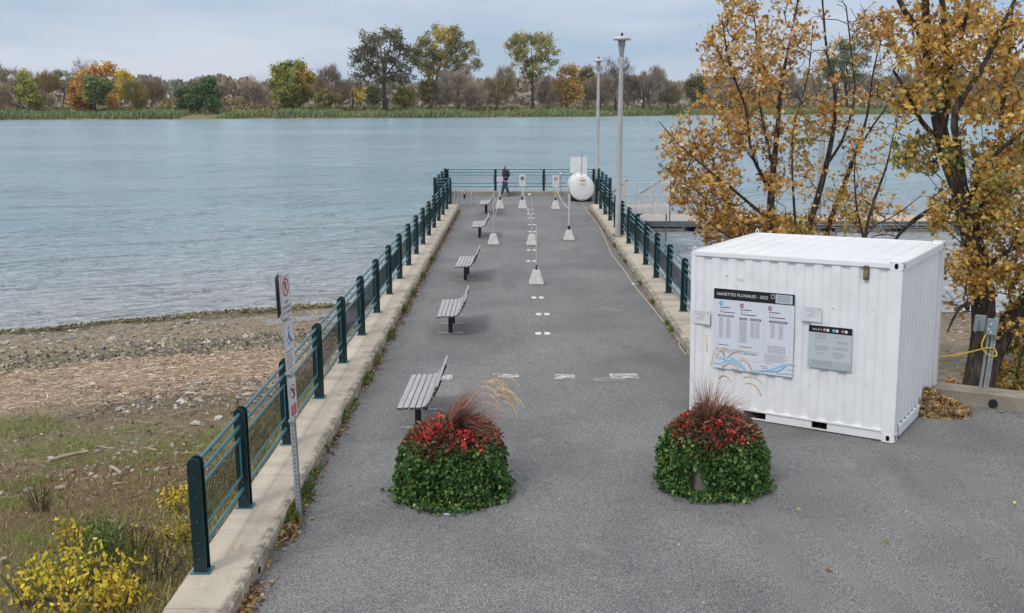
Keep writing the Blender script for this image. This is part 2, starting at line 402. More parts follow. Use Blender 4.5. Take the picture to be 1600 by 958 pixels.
mb = MB(); blob(mb, rough_rect(1.62, 16.86, .62, .2, j=.04), .0035); o = mb.build('road_marking', pm('faded_road_paint', (.27, .265, .25), (.16, .158, .155), 11, .85, lo=.45, hi=.6)); o['kind'] = 'structure'
for (px, py) in [(848, 521), (848, 491), (840, 465), (830.5, 408), (830.5, 391), (832, 375), (832, 362), (831, 351), (830, 341), (829, 334), (829, 327)]:
    c = un(px, py, 0); mb = MB()
    for s in (-1, 1):
        blob(mb, [(c.x + s * (.035 + .13 * u), c.y + v) for u, v in [(0, -.12), (.45, -.15), (.85, -.1), (1, 0), (.9, .09), (.5, .12), (0, .11)]], .004)
    o = mb.build('footprint_marking', FOOTP); o['kind'] = 'structure'

# water -------------------------------------------------------------------
def water_mat():
    m, t, b = newmat('river_water')
    b.inputs['Roughness'].default_value = .2; b.inputs['IOR'].default_value = 1.45
    geo = t.nodes.new('ShaderNodeNewGeometry'); sp = t.nodes.new('ShaderNodeSeparateXYZ'); t.links.new(geo.outputs['Position'], sp.inputs[0])
    pos = geo.outputs['Position']
    # muddy shallows: silt stirred up along the near shore
    ml = t.nodes.new('ShaderNodeMath'); ml.operation = 'MULTIPLY_ADD'; ml.inputs[1].default_value = -.449; t.links.new(sp.outputs['X'], ml.inputs[0]); t.links.new(sp.outputs['Y'], ml.inputs[2])
    nz = noise(t, .06, 4, .6, vec=pos); m2_ = t.nodes.new('ShaderNodeMath'); m2_.operation = 'MULTIPLY_ADD'; m2_.inputs[1].default_value = 24; t.links.new(nz.outputs['Fac'], m2_.inputs[0]); t.links.new(ml.outputs[0], m2_.inputs[2])
    mr = t.nodes.new('ShaderNodeMapRange'); mr.inputs[1].default_value = 46; mr.inputs[2].default_value = 75; t.links.new(m2_.outputs[0], mr.inputs[0])
    patch = noise(t, .02, 5, .6, vec=pos, stretch=(.6, 1.6, 1)); pr_ = ramp(t, patch.outputs['Fac'], [(.35, (.23, .35, .405)), (.65, (.31, .43, .475))])
    c = mix(t, mr.outputs[0], (.41, .425, .44), pr_.outputs[0]); t.links.new(c, b.inputs['Base Color'])
    rt_ = t.nodes.new('ShaderNodeMapping'); rt_.inputs['Rotation'].default_value = (0, 0, R(-24)); t.links.new(pos, rt_.inputs[0]); pos = rt_.outputs[0]
    a1 = noise(t, 2.3, 4, .65, vec=pos, dist=.9, stretch=(.62, 1.0, 1))
    n1_ = bump(t, b, a1.outputs['Fac'], 1.0, .6)
    a2 = noise(t, .42, 4, .55, vec=pos, dist=.6, stretch=(.32, 1.0, 1))
    p2_ = ramp(t, a2.outputs['Fac'], [(.3, (0, 0, 0)), (.56, (.35, .35, .35)), (.68, (1, 1, 1))])      # mostly gentle water with sharper wavelets here and there
    n2_ = bump(t, b, p2_.outputs[0], 1.0, .6, n1_)
    return m
WATER = water_mat(); WZ = -1.6
o = MB().add([(-1500, 5, WZ), (1500, 5, WZ), (1500, 900, WZ), (-1500, 900, WZ)], [(0, 1, 2, 3)]).build('water', WATER); o['kind'] = 'structure'
# river bed / far earth so nothing is empty under the sheets
EARTH = pm('earth', (.12, .1, .07), (.08, .07, .05), .3, .95)

# near beaches ------------------------------------------------------------
def vnoise(x, y, s, seed=0):
    return (math.sin(x * s + 1.3 * seed) * math.cos(y * s * 1.17 + seed) + .5 * math.sin(x * s * 2.3 + y * s * 1.9 + seed * 2.1) + .3 * math.cos(x * s * 4.1 - y * s * 3.7 + seed)) / 1.8
def dL(x, y): return 27.4 + .449 * (x + 14.72) - y
def zL(x, y):
    d = dL(x, y); z = WZ + .05 * d if d > 0 else WZ + .1 * d
    z += .05 * vnoise(x, y, .7, 1) * min(1, max(0, d + 1) / 3) + .025 * vnoise(x, y, 2.9, 2) * min(1, max(0, d + .5))
    z += .05 * math.exp(-((d - .45 - .25 * vnoise(x, 0, .9, 3)) / .38) ** 2)          # ridge of washed-up weed at the waterline
    z += .10 * math.exp(-((d - 9.6 - .8 * vnoise(x, 0, .35, 4)) / 1.9) ** 2)          # heap of washed-up reed straw
    return min(z, -.38 + .03 * vnoise(x, y, 1.4, 5))
def sR(x): u = x - 3.85; return 20 + 9.3 * (1 - math.exp(-u / 1.6)) + .10 * u
def zR(x, y):
    d = sR(x) - y; z = WZ + .085 * d if d > 0 else WZ + .15 * d
    return min(z, -.34) + .03 * vnoise(x, y, 1.1, 6)
def beach_mat(left=True):
    m, t, b = newmat('beach_ground_left' if left else 'beach_ground_right'); b.inputs['Roughness'].default_value = .9; b.inputs['Specular IOR Level'].default_value = .2
    geo = t.nodes.new('ShaderNodeNewGeometry'); pos = geo.outputs['Position']; sp = t.nodes.new('ShaderNodeSeparateXYZ'); t.links.new(pos, sp.inputs[0])
    def mad(a, k, c):
        n = t.nodes.new('ShaderNodeMath'); n.operation = 'MULTIPLY_ADD'; n.inputs[1].default_value = k
        t.links.new(a, n.inputs[0])
        if isinstance(c, (int, float)): n.inputs[2].default_value = c
        else: t.links.new(c, n.inputs[2])
        return n.outputs[0]
    if left: d = mad(sp.outputs['X'], .449, 27.4 + .449 * 14.72); d = mad(sp.outputs['Y'], -1, d)
    else: d = mad(sp.outputs['Y'], -1, 30)
    nb = noise(t, .55, 6, .65, vec=pos, dist=.6); d = mad(nb.outputs['Fac'], 3.6, d); d = mad(d, 1 / 24., -1.8 / 24)
    if left:
        st = [(0, (.10, .085, .05)), (.035, (.12, .105, .06)), (.06, (.27, .225, .165)), (.17, (.30, .25, .18)), (.215, (.2, .185, .145)), (.28, (.18, .17, .13)), (.31, (.38, .3, .21)), (.47, (.42, .32, .23)), (.51, (.2, .165, .11)), (.58, (.23, .185, .12)), (.63, (.2, .185, .09)), (.72, (.19, .12, .075)), (.82, (.17, .135, .07)), (1, (.18, .155, .075))]
    else:
        st = [(0, (.10, .085, .05)), (.05, (.2, .17, .13)), (.2, (.3, .25, .18)), (.35, (.17, .15, .12)), (.5, (.33, .26, .19)), (1, (.2, .17, .11))]
    base = ramp(t, d, st).outputs[0]
    f = noise(t, 7, 7, .75, vec=pos, dist=.5); fr = ramp(t, f.outputs['Fac'], [(.3, (.5, .48, .45)), (.5, (.95, .95, .95)), (.7, (1.5, 1.45, 1.35))])
    c = mix(t, 1.0, base, fr.outputs[0], 'MULTIPLY')
    g = noise(t, 1.6, 5, .7, vec=pos, dist=1.2); gr = ramp(t, g.outputs['Fac'], [(.6, (0, 0, 0)), (.68, (.8, .8, .8))])
    c = mix(t, gr.outputs[0], c, (.13, .115, .085))
    t.links.new(c, b.inputs['Base Color'])
    wet = ramp(t, d, [(0, (.35, .35, .35)), (.05, (.5, .5, .5)), (.12, (.85, .85, .85))]); t.links.new(wet.outputs[0], b.inputs['Roughness'])
    n_ = bump(t, b, f.outputs['Fac'], .9, .09); return m
def grid(name, xs, ys, zf, mat):
    V = np.array([(x, y, zf(x, y)) for x in xs for y in ys]); ny = len(ys)
    I = np.arange(len(xs) - 1)[:, None] * ny + np.arange(ny - 1)[None, :]; I = I.ravel()
    idx = np.stack([I, I + ny, I + ny + 1, I + 1], 1)
    o = fastmesh(name, V, idx, np.full(len(I), 4), mat, smooth=True); o['kind'] = 'structure'; return o
def rngl(a, b_, s): n = int(round((b_ - a) / s)); return [a + (b_ - a) * i / n for i in range(n + 1)]
BEACHL = beach_mat(True); BEACHR = beach_mat(False)
grid('left_beach', rngl(-60, -20, 1.0)[:-1] + rngl(-20, -3.26, .16), rngl(-6, 4, 1)[:-1] + rngl(4, 34, .16), zL, BEACHL)
def zRw(x, y): return zR(x, y)
grid('right_beach', rngl(3.84, 26, .3) + rngl(27, 60, 1.5), rngl(9, 36, .3), lambda x, y: -.6 if y < wally(x) + .2 else zR(x, y), BEACHR)

# shallow puddle behind the weed ridge
PUD = None
mP, tP, bP = newmat('puddle_water'); bP.inputs['Base Color'].default_value = (.17, .155, .13, 1); bP.inputs['Roughness'].default_value = .22
bump(tP, bP, noise(tP, 6, 3, .5).outputs['Fac'], .3, .02)
def puddle(name, cx, cy, rx, ry, rot, dz):
    mb = MB(); P = []
    for i in range(40):
        a = 2 * math.pi * i / 40; k = 1 + .22 * math.sin(3 * a + cx) + .12 * math.sin(7 * a + cy)
        x, y = rx * k * math.cos(a), ry * k * math.sin(a); P.append((cx + x * math.cos(rot) - y * math.sin(rot), cy + x * math.sin(rot) + y * math.cos(rot)))
    z = zL(cx, cy) + dz; mb.add([(x, y, z) for x, y in P], [tuple(range(40))]); o = mb.build(name, mP); o['kind'] = 'structure'
puddle('puddle', -6.6, 28.3, 1.9, .42, .42, .04)
puddle('puddle', -4.6, 28.6, 1.3, .7, .42, .05)
# ================================================================== FAR SHORE
SH = [(-900, 250), (-400, 300), (-179, 348), (-139, 361), (-110, 374), (-51, 389), (24, 421), (76, 470), (265, 530), (600, 620), (1000, 700)]
def shore(x):
    for (a, b_) in zip(SH[:-1], SH[1:]):
        if a[0] <= x <= b_[0]: return a[1] + (b_[1] - a[1]) * (x - a[0]) / (b_[0] - a[0]) + 1.3 * math.sin(x * .11) + .7 * math.sin(x * .37)
    return SH[-1][1]
def zF(d, x=0):
    pts = [(0, -1.9), (1.5, -1.45), (5, -.9), (14, -.2), (45, .9), (120, 1.8), (2500, 2.2)]
    for a, b_ in zip(pts[:-1], pts[1:]):
        if a[0] <= d <= b_[0]: return a[1] + (b_[1] - a[1]) * (d - a[0]) / (b_[0] - a[0])
    return 2.2
def land_mat():
    m, t, b = newmat('far_meadow'); b.inputs['Roughness'].default_value = .95; b.inputs['Specular IOR Level'].default_value = .1
    geo = t.nodes.new('ShaderNodeNewGeometry'); pos = geo.outputs['Position']
    n = noise(t, .035, 6, .65, vec=pos, dist=.5, stretch=(.5, 1.4, 1)); r = ramp(t, n.outputs['Fac'], [(.3, (.085, .095, .035)), (.45, (.16, .15, .06)), (.56, (.25, .2, .11)), (.7, (.32, .25, .17))])
    f = noise(t, .6, 5, .7, vec=pos); fr = ramp(t, f.outputs['Fac'], [(.3, (.65, .65, .65)), (.7, (1.3, 1.3, 1.3))])
    t.links.new(mix(t, 1.0, r.outputs[0], fr.outputs[0], 'MULTIPLY'), b.inputs['Base Color']); return m
xsF = rngl(-900, -260, 20)[:-1] + rngl(-260, 300, 4)[:-1] + rngl(300, 1000, 20)
dsF = [0, 1.5, 3, 5, 9, 14, 24, 45, 75, 120, 200, 350, 700, 1400, 2500]
V = [(x, shore(x) + d, zF(d)) for x in xsF for d in dsF]; nd = len(dsF)
mb = MB().add(V, [(i * nd + j, (i + 1) * nd + j, (i + 1) * nd + j + 1, i * nd + j + 1) for i in range(len(xsF) - 1) for j in range(nd - 1)], 0, True)
o = mb.build('far_bank', land_mat()); o['kind'] = 'structure'
# sandy gap in the reeds
SAND = pm('sand', (.42, .38, .31), (.33, .29, .23), .5, .95)
c = un(350, 183, -1.3)
mb = MB(); P = [(c.x - 9, shore(c.x - 9) - .3), (c.x + 5, shore(c.x + 5) - .3), (c.x + 4, shore(c.x + 4) + 6), (c.x - 3, shore(c.x) + 16), (c.x - 8, shore(c.x - 8) + 12)]
mb.add([(x, y, zF(max(0, y - shore(x))) + .06) for x, y in P], [tuple(range(len(P)))]); o = mb.build('sand_landing', SAND); o['kind'] = 'structure'

# reeds along the far shore -------------------------------------------------
n = 34000; X = rng.uniform(-300, 330, n); D = rng.uniform(1.0, 16, n) ** 1.0
gx0 = c.x
keep = ~((X > gx0 - 7) & (X < gx0 + 3.5)) ; X = X[keep]; D = D[keep]
hh = rng.uniform(1.5, 2.5, len(X)) * (1 + .18 * np.sin(X * .13) + .12 * np.sin(X * .41)) * np.where(D < 3.5, .55, 1)
pts = np.array([(x, shore(x) + d, zF(d)) for x, d in zip(X, D)])
al = np.stack([rng.normal(0.25, .22, len(X)), rng.normal(0, .2, len(X)), np.ones(len(X))], 1)
cl = palette(rng, len(X), [(.17, .25, .09), (.22, .29, .11), (.13, .2, .07), (.3, .3, .14), (.38, .33, .21)], [4, 4, 3, 2, .5])
lowm = D < 3.2; cl[lowm] = palette(rng, int(lowm.sum()), [(.17, .15, .09), (.1, .13, .05), (.24, .2, .14)])
o = cloud('reeds', pts, hh, cl, DRY, None, 'blade', rng, along=al, spread=.3, width=.3); tag(o, 'green reeds fringing the far river bank', 'reeds', kind='stuff')
# rough meadow tufts behind the reeds
n = 15000; X = rng.uniform(-300, 330, n); D = 16 + 110 * rng.random(n) ** 1.6
pts = np.array([(x, shore(x) + d, zF(d)) for x, d in zip(X, D)])
nz_ = np.sin(X * .05 + 1) + np.sin(D * .11 + X * .021)
cl = palette(rng, n, [(.13, .12, .05), (.2, .17, .09), (.1, .1, .04), (.28, .22, .13)], [3, 3, 2, 2]); yl = (nz_ > 1.0) & (D < 40); cl[yl] = palette(rng, int(yl.sum()), [(.38, .28, .06), (.25, .22, .06)])
o = cloud('meadow_grass', pts, rng.uniform(.5, 1.4, n), cl, DRY, None, 'quad', rng, along=np.tile([.1, 0, 1.0], (n, 1)), spread=.6, width=1.3); tag(o, 'rough brown and olive meadow grass behind the reeds', 'grass', kind='stuff')

# ------------------------------------------------------------------ growing trees
def spline(pts, step):
    """pts: list of (Vector, radius) -> resampled smooth list"""
    out_ = []
    for i in range(len(pts) - 1):
        p0 = pts[max(i - 1, 0)]; p1 = pts[i]; p2 = pts[i + 1]; p3 = pts[min(i + 2, len(pts) - 1)]
        n = max(1, int((p2[0] - p1[0]).length / step))
        for k in range(n):
            t = k / n
            q = .5 * ((2 * p1[0]) + (p2[0] - p0[0]) * t + (2 * p0[0] - 5 * p1[0] + 4 * p2[0] - p3[0]) * t * t + (3 * p1[0] - p0[0] - 3 * p2[0] + p3[0]) * t ** 3)
            out_.append((q, p1[1] + (p2[1] - p1[1]) * t))
    out_.append(pts[-1]); return out_
def grow(stems, attr, rg, seg=.3, tip=.005, expo=2.3, wob=.06, lift=.25, stemstep=.3, downpen=1.2):
    P = []; par = []; rm = []
    for st in stems:
        sp = spline(st, stemstep)
        if P:
            A = np.array(P); j = int(np.argmin(((A - np.array(sp[0][0])) ** 2).sum(1)))
            prev = j if np.linalg.norm(A[j] - np.array(sp[0][0])) < stemstep * 6 else -1
        else: prev = -1
        for (q, r) in sp: P.append(tuple(q)); par.append(prev); rm.append(r); prev = len(P) - 1
    ns = len(P); A = np.zeros((ns + len(attr) * 24 + 10, 3)); A[:ns] = P; cnt = ns
    attr = np.asarray(attr); dd = np.sqrt(((attr[:, None, :] - A[None, :ns, :]) ** 2).sum(2)).min(1); order = np.argsort(dd)
    paths = {}
    for k in order:
        a = attr[k]; v = a - A[:cnt]; d = np.sqrt((v ** 2).sum(1)) + 1e-6; cost = d * (1 + downpen * np.clip(.35 - v[:, 2] / d, 0, 2))
        n_ = int(np.argmin(cost)); d0 = d[n_]; base = A[n_].copy()
        t = base - A[par[n_]] if par[n_] >= 0 else np.array([0, 0, 1.0]); t = t / (np.linalg.norm(t) + 1e-9)
        ctrl = base + (t * .45 + np.array([0, 0, lift]) * .5) * d0 * .6 + rg.normal(size=3) * d0 * .07
        st = min(22, max(2, int(d0 / seg))); prev = n_; path = []
        for i in range(1, st + 1):
            u = i / st; q = base * (1 - u) ** 2 + ctrl * 2 * u * (1 - u) + a * u * u
            if i < st: q = q + rg.normal(size=3) * wob * seg
            A[cnt] = q; par.append(prev); rm.append(0); prev = cnt; path.append(cnt); cnt += 1
        paths[int(k)] = path
    A = A[:cnt]; ar = np.zeros(cnt); ch = [[] for _ in range(cnt)]
    for i in range(cnt - 1, -1, -1):
        r_ = max(tip, ar[i] ** (1 / expo)) if ar[i] > 0 else tip
        if rm[i] > r_: r_ = rm[i]
        ar[i] = r_ ** expo
        if par[i] >= 0:
            if not (rm[i] > 0 and rm[par[i]] > 0): ar[par[i]] += ar[i]
            ch[par[i]].append(i)
    return A, par, ch, ar ** (1 / expo), paths
def wood(A, par, ch, rad, name, mat, parent, off, thick=.03, cut=0.0):
    mb = MB(); starts = [i for i in range(len(A)) if par[i] < 0]
    while starts:
        s = starts.pop(); chain = [s] if par[s] < 0 else [par[s], s]; rr = [rad[s]] * len(chain); cur = s
        while ch[cur]:
            c_ = sorted(ch[cur], key=lambda i: -rad[i]); starts.extend(c_[1:]); cur = c_[0]; chain.append(cur); rr.append(rad[cur])
        if rr[0] < cut: continue
        n = 10 if rr[0] > thick * 3 else (6 if rr[0] > thick * .6 else 3)
        mb.tube([Vector(A[i]) - off for i in chain], rr, n, cap=False)
    return mb.build(name, mat, parent)

def lobes_pts(lobes, Y, n, rg, ydep=None, shell=.45, shift=(0, 0)):
    """points inside image-measured ellipsoids standing at depth Y (metres)"""
    wts = np.array([l[2] * l[3] for l in lobes], float); ks = rg.choice(len(lobes), size=n, p=wts / wts.sum()); out_ = []
    for k in ks:
        l = lobes[k]; v = rg.normal(size=3); v /= np.linalg.norm(v); r = rg.uniform(shell, 1) ** .6
        c_ = at(l[0], l[1], Y); sx = l[2] * Y / F; sz = l[3] * Y / F; sy = (ydep or sx * .8)
        out_.append((c_.x + v[0] * r * sx, c_.y + v[1] * r * sy, c_.z + v[2] * r * sz))
    return np.array(out_)
OR_ = (.46, .23, .06); YE = (.55, .38, .05); YG = (.26, .26, .055); OL = (.13, .135, .055); GR = (.075, .12, .04); GG = (.15, .165, .11); BB = (.18, .135, .095); GB = (.205, .17, .14); DG = (.04, .06, .025); PB = (.27, .205, .145)
def far_tree(px, Y, lobes, pal, wts, label, kind='leafy', trunk=4, name='tree', n=70, per=34, fs=.92, grp=None, cat='tree', fork=.25, lean=0, light=None, basepy=None):
    """px: trunk foot in the photo; lobes: crown ellipses in the photo; Y: real distance"""
    Y = max(Y, shore(at(px, 168, Y).x) + 19); b0 = at(px, 168, Y); gz = zF(max(0.2, Y - shore(b0.x)))
    base = Vector((b0.x, Y, gz - .2)); rg = np.random.default_rng(int(px * 7 + Y))
    e = thing(name, label, cat, base, group=grp)
    cxm = sum(l[0] * l[2] * l[3] for l in lobes) / sum(l[2] * l[3] for l in lobes); top = min(l[1] - l[3] * .5 for l in lobes)
    tp = at(cxm, top, Y); r0 = trunk * Y / F / 2 * .85
    H = tp.z - base.z
    st = [[(base, r0 * 1.25), (base + Vector((0, 0, H * .15)), r0), (base.lerp(tp, .42) + Vector((rg.normal() * .3, 0, 0)), r0 * .6), (base.lerp(tp, .7), r0 * .2)]]
    for l in lobes:
        c_ = at(l[0], l[1], Y); c_.y += rg.normal() * l[2] * Y / F * .4
        s0 = base.lerp(tp, fork + .25 * rg.random())
        st.append([(s0, r0 * .4), (s0.lerp(c_, .5) + Vector((0, 0, .05 * H)), r0 * .25), (c_, r0 * .12)])
    at_ = lobes_pts(lobes, Y, n, rg)
    at_[:, 2] = np.maximum(at_[:, 2], base.z + .6)
    A, par, ch, rad, paths = grow(st, at_, rg, seg=H * .07, tip=.035 if kind == 'leafy' else .05, wob=.25, stemstep=H * .05)
    wood(A, par, ch, rad, 'trunk', BARK_FAR, e, base, thick=.2)
    per = int(per * (2.1 if kind == 'leafy' else 1.5)); idx = np.repeat(np.arange(n), per)
    if kind == 'leafy':
        sp_ = fs * 1.05
        tips = at_[idx] + rg.normal(size=(n * per, 3)) * np.array([sp_, sp_, sp_ * .8])
        tone = rg.normal(size=n) * .16
        # pick one palette entry per clump mostly so that branches differ in tint
        kk = rg.choice(len(pal), size=n, p=np.array(wts) / sum(wts)); mixm = rg.random(n * per) < .3
        sel = np.where(mixm, rg.choice(len(pal), size=n * per, p=np.array(wts) / sum(wts)), kk[idx])
        cl = np.array(pal)[sel] * (1 + tone[idx][:, None]) * (1 + rg.normal(size=(n * per, 1)) * .15)
        if light:   # one side of this crown carries leaves of another colour
            lc = at(light[0], light[1], Y); f_ = (lc.x, lc.z, light[2] * Y / F, light[3] * Y / F, light[4]); near = np.array([((p_[0] - f_[0]) / f_[2]) ** 2 + ((p_[2] - f_[1]) / f_[3]) ** 2 < 1 for p_ in tips]); cl[near] = palette(rg, int(near.sum()), [f_[4]], jit=.2)
        cloud('crown', tips - np.array(base), rg.uniform(.5, 1.1, n * per) * fs, np.clip(cl, .01, .8), LEAF, e, 'tri', rg)
    else:       # bare crown of fine twigs
        nn = n * per; pos_ = at_[idx] + rg.normal(size=(nn, 3)) * fs * .9 - np.array([0, 0, fs * .5])
        outv = pos_ - np.array(base.lerp(tp, .35)); outv /= np.linalg.norm(outv, axis=1)[:, None] + 1e-6; outv[:, 2] = np.abs(outv[:, 2]) + .7
        kk = rg.choice(len(pal), size=n, p=np.array(wts) / sum(wts))
        cl = np.array(pal)[kk][idx] * (1 + rg.normal(size=(nn, 1)) * .18)
        cloud('crown', pos_ - np.array(base), rg.uniform(1.2, 2.6, nn) * fs, np.clip(cl, .01, .8), DRY, e, 'blade', rg, along=outv, spread=.9, width=.11)
    return e
# ------------------------------------------------------------------ trees of the far shore
br = lambda c, k=1.62: tuple(min(.8, v * k) for v in c)
OR_, YE, YG, OL, GR, GG, BB, GB, DG, PB = [br(c) for c in (OR_, YE, YG, OL, GR, GG, BB, GB, DG, PB)]
CONC2F = None
FG = 'trees on the far shore'
far_tree(18, 470, [(20, 128, 36, 24), (-20, 125, 30, 26)], [BB, OL, (.2, .17, .09)], [4, 2, 1], 'wide brown half-bare tree at the far left edge of the shore', 'bare', 5, n=80, per=46, grp=FG)
far_tree(38, 385, [(30, 152, 34, 16), (62, 158, 20, 12), (-10, 150, 30, 18)], [BB, PB, OL], [4, 1, 1], 'low tangled brown thicket at the left edge, in front of the half-bare tree', 'bare', 3, name='shrub', n=80, per=46, grp='bare thickets on the far shore', cat='shrub')
far_tree(46, 382, [(38, 122, 8, 12), (42, 142, 13, 12), (50, 155, 10, 10)], [YG, (.36, .34, .06), OL], [4, 2, 1], 'narrow leaning yellow-green tree rising out of the brown thicket at far left', 'leafy', 3, n=50, per=30, grp=FG)
far_tree(77, 470, [(73, 128, 17, 16)], [(.33, .22, .08), (.24, .18, .09)], [2, 2], 'thin orange-brown tree with a visible trunk between the thicket and the grey-green tree', 'bare', 3, n=50, per=50, grp=FG)
far_tree(100, 640, [(100, 125, 17, 18)], [GG, OL, (.13, .16, .1)], [3, 1, 1], 'distant grey-green tree left of the big orange tree', 'leafy', 3, n=55, per=30, fs=.9, grp=FG)
far_tree(130, 520, [(120, 105, 11, 10), (136, 103, 14, 10)], [(.13, .11, .12), GB], [1, 1], 'bare dark tree poking out above the orange crown', 'bare', 2, n=26, per=10, grp='leafless trees on the far shore')
far_tree(143, 400, [(145, 138, 33, 28), (168, 106, 9, 15), (147, 112, 9, 10), (126, 150, 18, 20), (172, 150, 16, 18)], [OR_, (.52, .31, .07), (.38, .22, .08)], [3, 3, 1], 'large ragged orange tree, the brightest on the left of the far shore', 'leafy', 5, n=110, per=36, grp=FG)
far_tree(147, 385, [(148, 142, 15, 17), (162, 132, 8, 9), (138, 128, 8, 8)], [GR, OL, YG], [3, 2, 1], 'dark green tree standing in front of the large orange tree', 'leafy', 5, n=60, per=32, grp=FG)
far_tree(190, 500, [(190, 130, 14, 20), (183, 145, 10, 12)], [YE, (.6, .38, .06)], [3, 2], 'bright yellow tree just right of the large orange tree', 'leafy', 3, n=60, per=34, grp=FG)
far_tree(212, 388, [(212, 150, 15, 17), (205, 140, 8, 10)], [(.24, .19, .06), OL, (.4, .27, .06)], [3, 2, 1], 'small olive-brown tree at the reed edge between the yellow tree and the brown one', 'bare', 3, n=55, per=42, grp=FG)
far_tree(237, 440, [(236, 138, 18, 14), (238, 148, 16, 7)], [BB, (.24, .17, .1)], [3, 1], 'rounded brown tree with a skirt of yellow leaves', 'bare', 4, n=55, per=46, light=(238, 152, 18, 7, YE), grp=FG)
far_tree(308, 392, [(298, 153, 22, 16), (326, 136, 10, 13), (334, 158, 12, 12)], [GR, (.11, .16, .06), (.14, .17, .07)], [3, 3, 1], 'low spreading green willow bush near the sandy landing', 'leafy', 3, name='willow_bush', n=80, per=38, grp='green bushes on the far shore', cat='shrub', fork=.05)
far_tree(398, 395, [(396, 148, 14, 12)], [(.1, .08, .07), BB], [2, 1], 'small leafless dark tree leaning at the reed edge right of the sandy landing', 'bare', 2, n=22, per=12, grp='leafless trees on the far shore')
far_tree(415, 450, [(410, 150, 18, 15), (395, 135, 16, 10)], [PB, BB, GB], [2, 2, 1], 'loose pinkish-brown bare tree left of the round yellow-green tree', 'bare', 3, n=55, per=34, grp=FG)
far_tree(458, 405, [(458, 130, 33, 30), (452, 150, 28, 18), (440, 112, 14, 12), (475, 112, 16, 14)], [(.3, .3, .06), GR, YG, OL], [4, 2, 3, 1], 'broad round yellow-green tree with orange leaves down its right side', 'leafy', 5, n=130, per=40, light=(482, 122, 15, 20, (.48, .32, .06)), grp=FG)
far_tree(515, 430, [(515, 132, 22, 26), (530, 145, 15, 16)], [GB, BB, (.19, .16, .14)], [2, 3, 1], 'wispy grey-brown bare tree right of the round yellow-green tree', 'bare', 4, n=75, per=50, grp=FG)
far_tree(508, 395, [(510, 152, 14, 12)], [(.3, .24, .06), OL], [2, 2], 'low olive-yellow bush at the foot of the wispy grey-brown tree', 'leafy', 2, name='shrub', n=34, per=26, grp='green bushes on the far shore', cat='shrub')
far_tree(551, 440, [(551, 135, 13, 15)], [(.12, .09, .075), BB], [2, 1], 'small dark leafless tree with a straight trunk left of the tall cottonwood', 'bare', 3, n=32, per=12, grp='leafless trees on the far shore')
far_tree(563, 520, [(562, 146, 12, 9)], [YE, YG], [3, 1], 'small golden bush behind the small dark leafless tree', 'leafy', 2, name='shrub', n=30, per=28, grp='golden bushes on the far shore', cat='shrub')
CW = [(.2, .18, .105), (.14, .135, .075), (.27, .21, .12), (.1, .1, .055)]
far_tree(602, 405, [(598, 72, 40, 26), (572, 95, 24, 22), (632, 92, 26, 24), (600, 108, 42, 18), (588, 56, 26, 12), (612, 58, 18, 14), (575, 120, 22, 10), (628, 120, 22, 12), (560, 85, 10, 14)], CW, [4, 4, 2, 3], 'tall dark olive cottonwood with a thick black trunk, the largest tree left of centre', 'leafy', 9, n=170, per=26, fs=.85, grp=FG, fork=.3)
far_tree(674, 440, [(690, 72, 36, 30), (732, 92, 20, 24), (662, 88, 20, 26), (700, 56, 26, 14), (690, 105, 34, 16), (715, 75, 22, 22)], [(.34, .29, .11), (.26, .24, .1), (.25, .21, .13), (.42, .34, .1)], [3, 2, 2, 2], 'tall spreading cottonwood with a golden heart, right of the dark one', 'leafy', 7, n=170, per=30, fs=.85, light=(690, 58, 16, 18, (.55, .42, .1)), grp=FG, fork=.2)
far_tree(632, 392, [(632, 152, 14, 13)], [(.34, .25, .05), OL, YG], [2, 2, 1], 'low yellow-olive bush right of the thick black cottonwood trunk', 'leafy', 3, name='shrub', n=36, per=28, grp='golden bushes on the far shore', cat='shrub')
far_tree(586, 400, [(584, 150, 10, 13)], [DG, OL], [2, 2], 'small dark green tree left of the thick black cottonwood trunk', 'leafy', 2, n=26, per=22, grp=FG)
far_tree(672, 420, [(672, 138, 12, 22), (668, 152, 10, 8)], [(.34, .24, .05), OL], [2, 2], 'slim yellow-brown tree between the two cottonwoods and the grey thicket', 'leafy', 3, n=42, per=22, grp=FG)
far_tree(716, 392, [(716, 136, 34, 27), (690, 150, 18, 15), (742, 150, 16, 16)], [GB, PB, BB], [3, 2, 2], 'big round greyish-pink bare thicket under the spreading cottonwood', 'bare', 5, name='shrub', n=120, per=60, grp='bare thickets on the far shore', cat='shrub')
far_tree(775, 400, [(772, 145, 22, 20), (790, 125, 14, 20)], [BB, (.3, .23, .07), OL], [3, 2, 1], 'mixed brown and gold thicket left of the slender-trunked cottonwood', 'bare', 3, name='shrub', n=70, per=50, grp='bare thickets on the far shore', cat='shrub')
far_tree(832, 398, [(830, 78, 34, 24), (858, 82, 20, 20), (806, 82, 18, 22), (835, 105, 26, 14), (845, 62, 20, 12), (815, 62, 16, 12)], [(.42, .36, .1), (.3, .28, .1), (.5, .38, .1), OL], [4, 3, 2, 1], 'yellow-olive cottonwood with a slender trunk, right of centre', 'leafy', 6, n=130, per=28, fs=.8, grp=FG, fork=.35)
far_tree(858, 410, [(858, 148, 18, 18)], [BB, OL, (.12, .1, .08)], [3, 1, 1], 'leaning bare brown tree right of the slender-trunked cottonwood', 'bare', 3, n=40, per=36, grp=FG)
far_tree(885, 402, [(888, 122, 15, 22), (880, 145, 20, 18), (898, 142, 10, 16)], [(.46, .27, .08), OR_, (.42, .32, .1)], [3, 2, 2], 'orange tree just left of the lamp posts', 'leafy', 3, n=75, per=32, grp=FG)
far_tree(918, 470, [(917, 118, 12, 14)], [(.3, .24, .1), OL], [2, 1], 'small tan tree peeping out behind the orange tree by the lamp posts', 'leafy', 3, n=32, per=26, grp=FG)
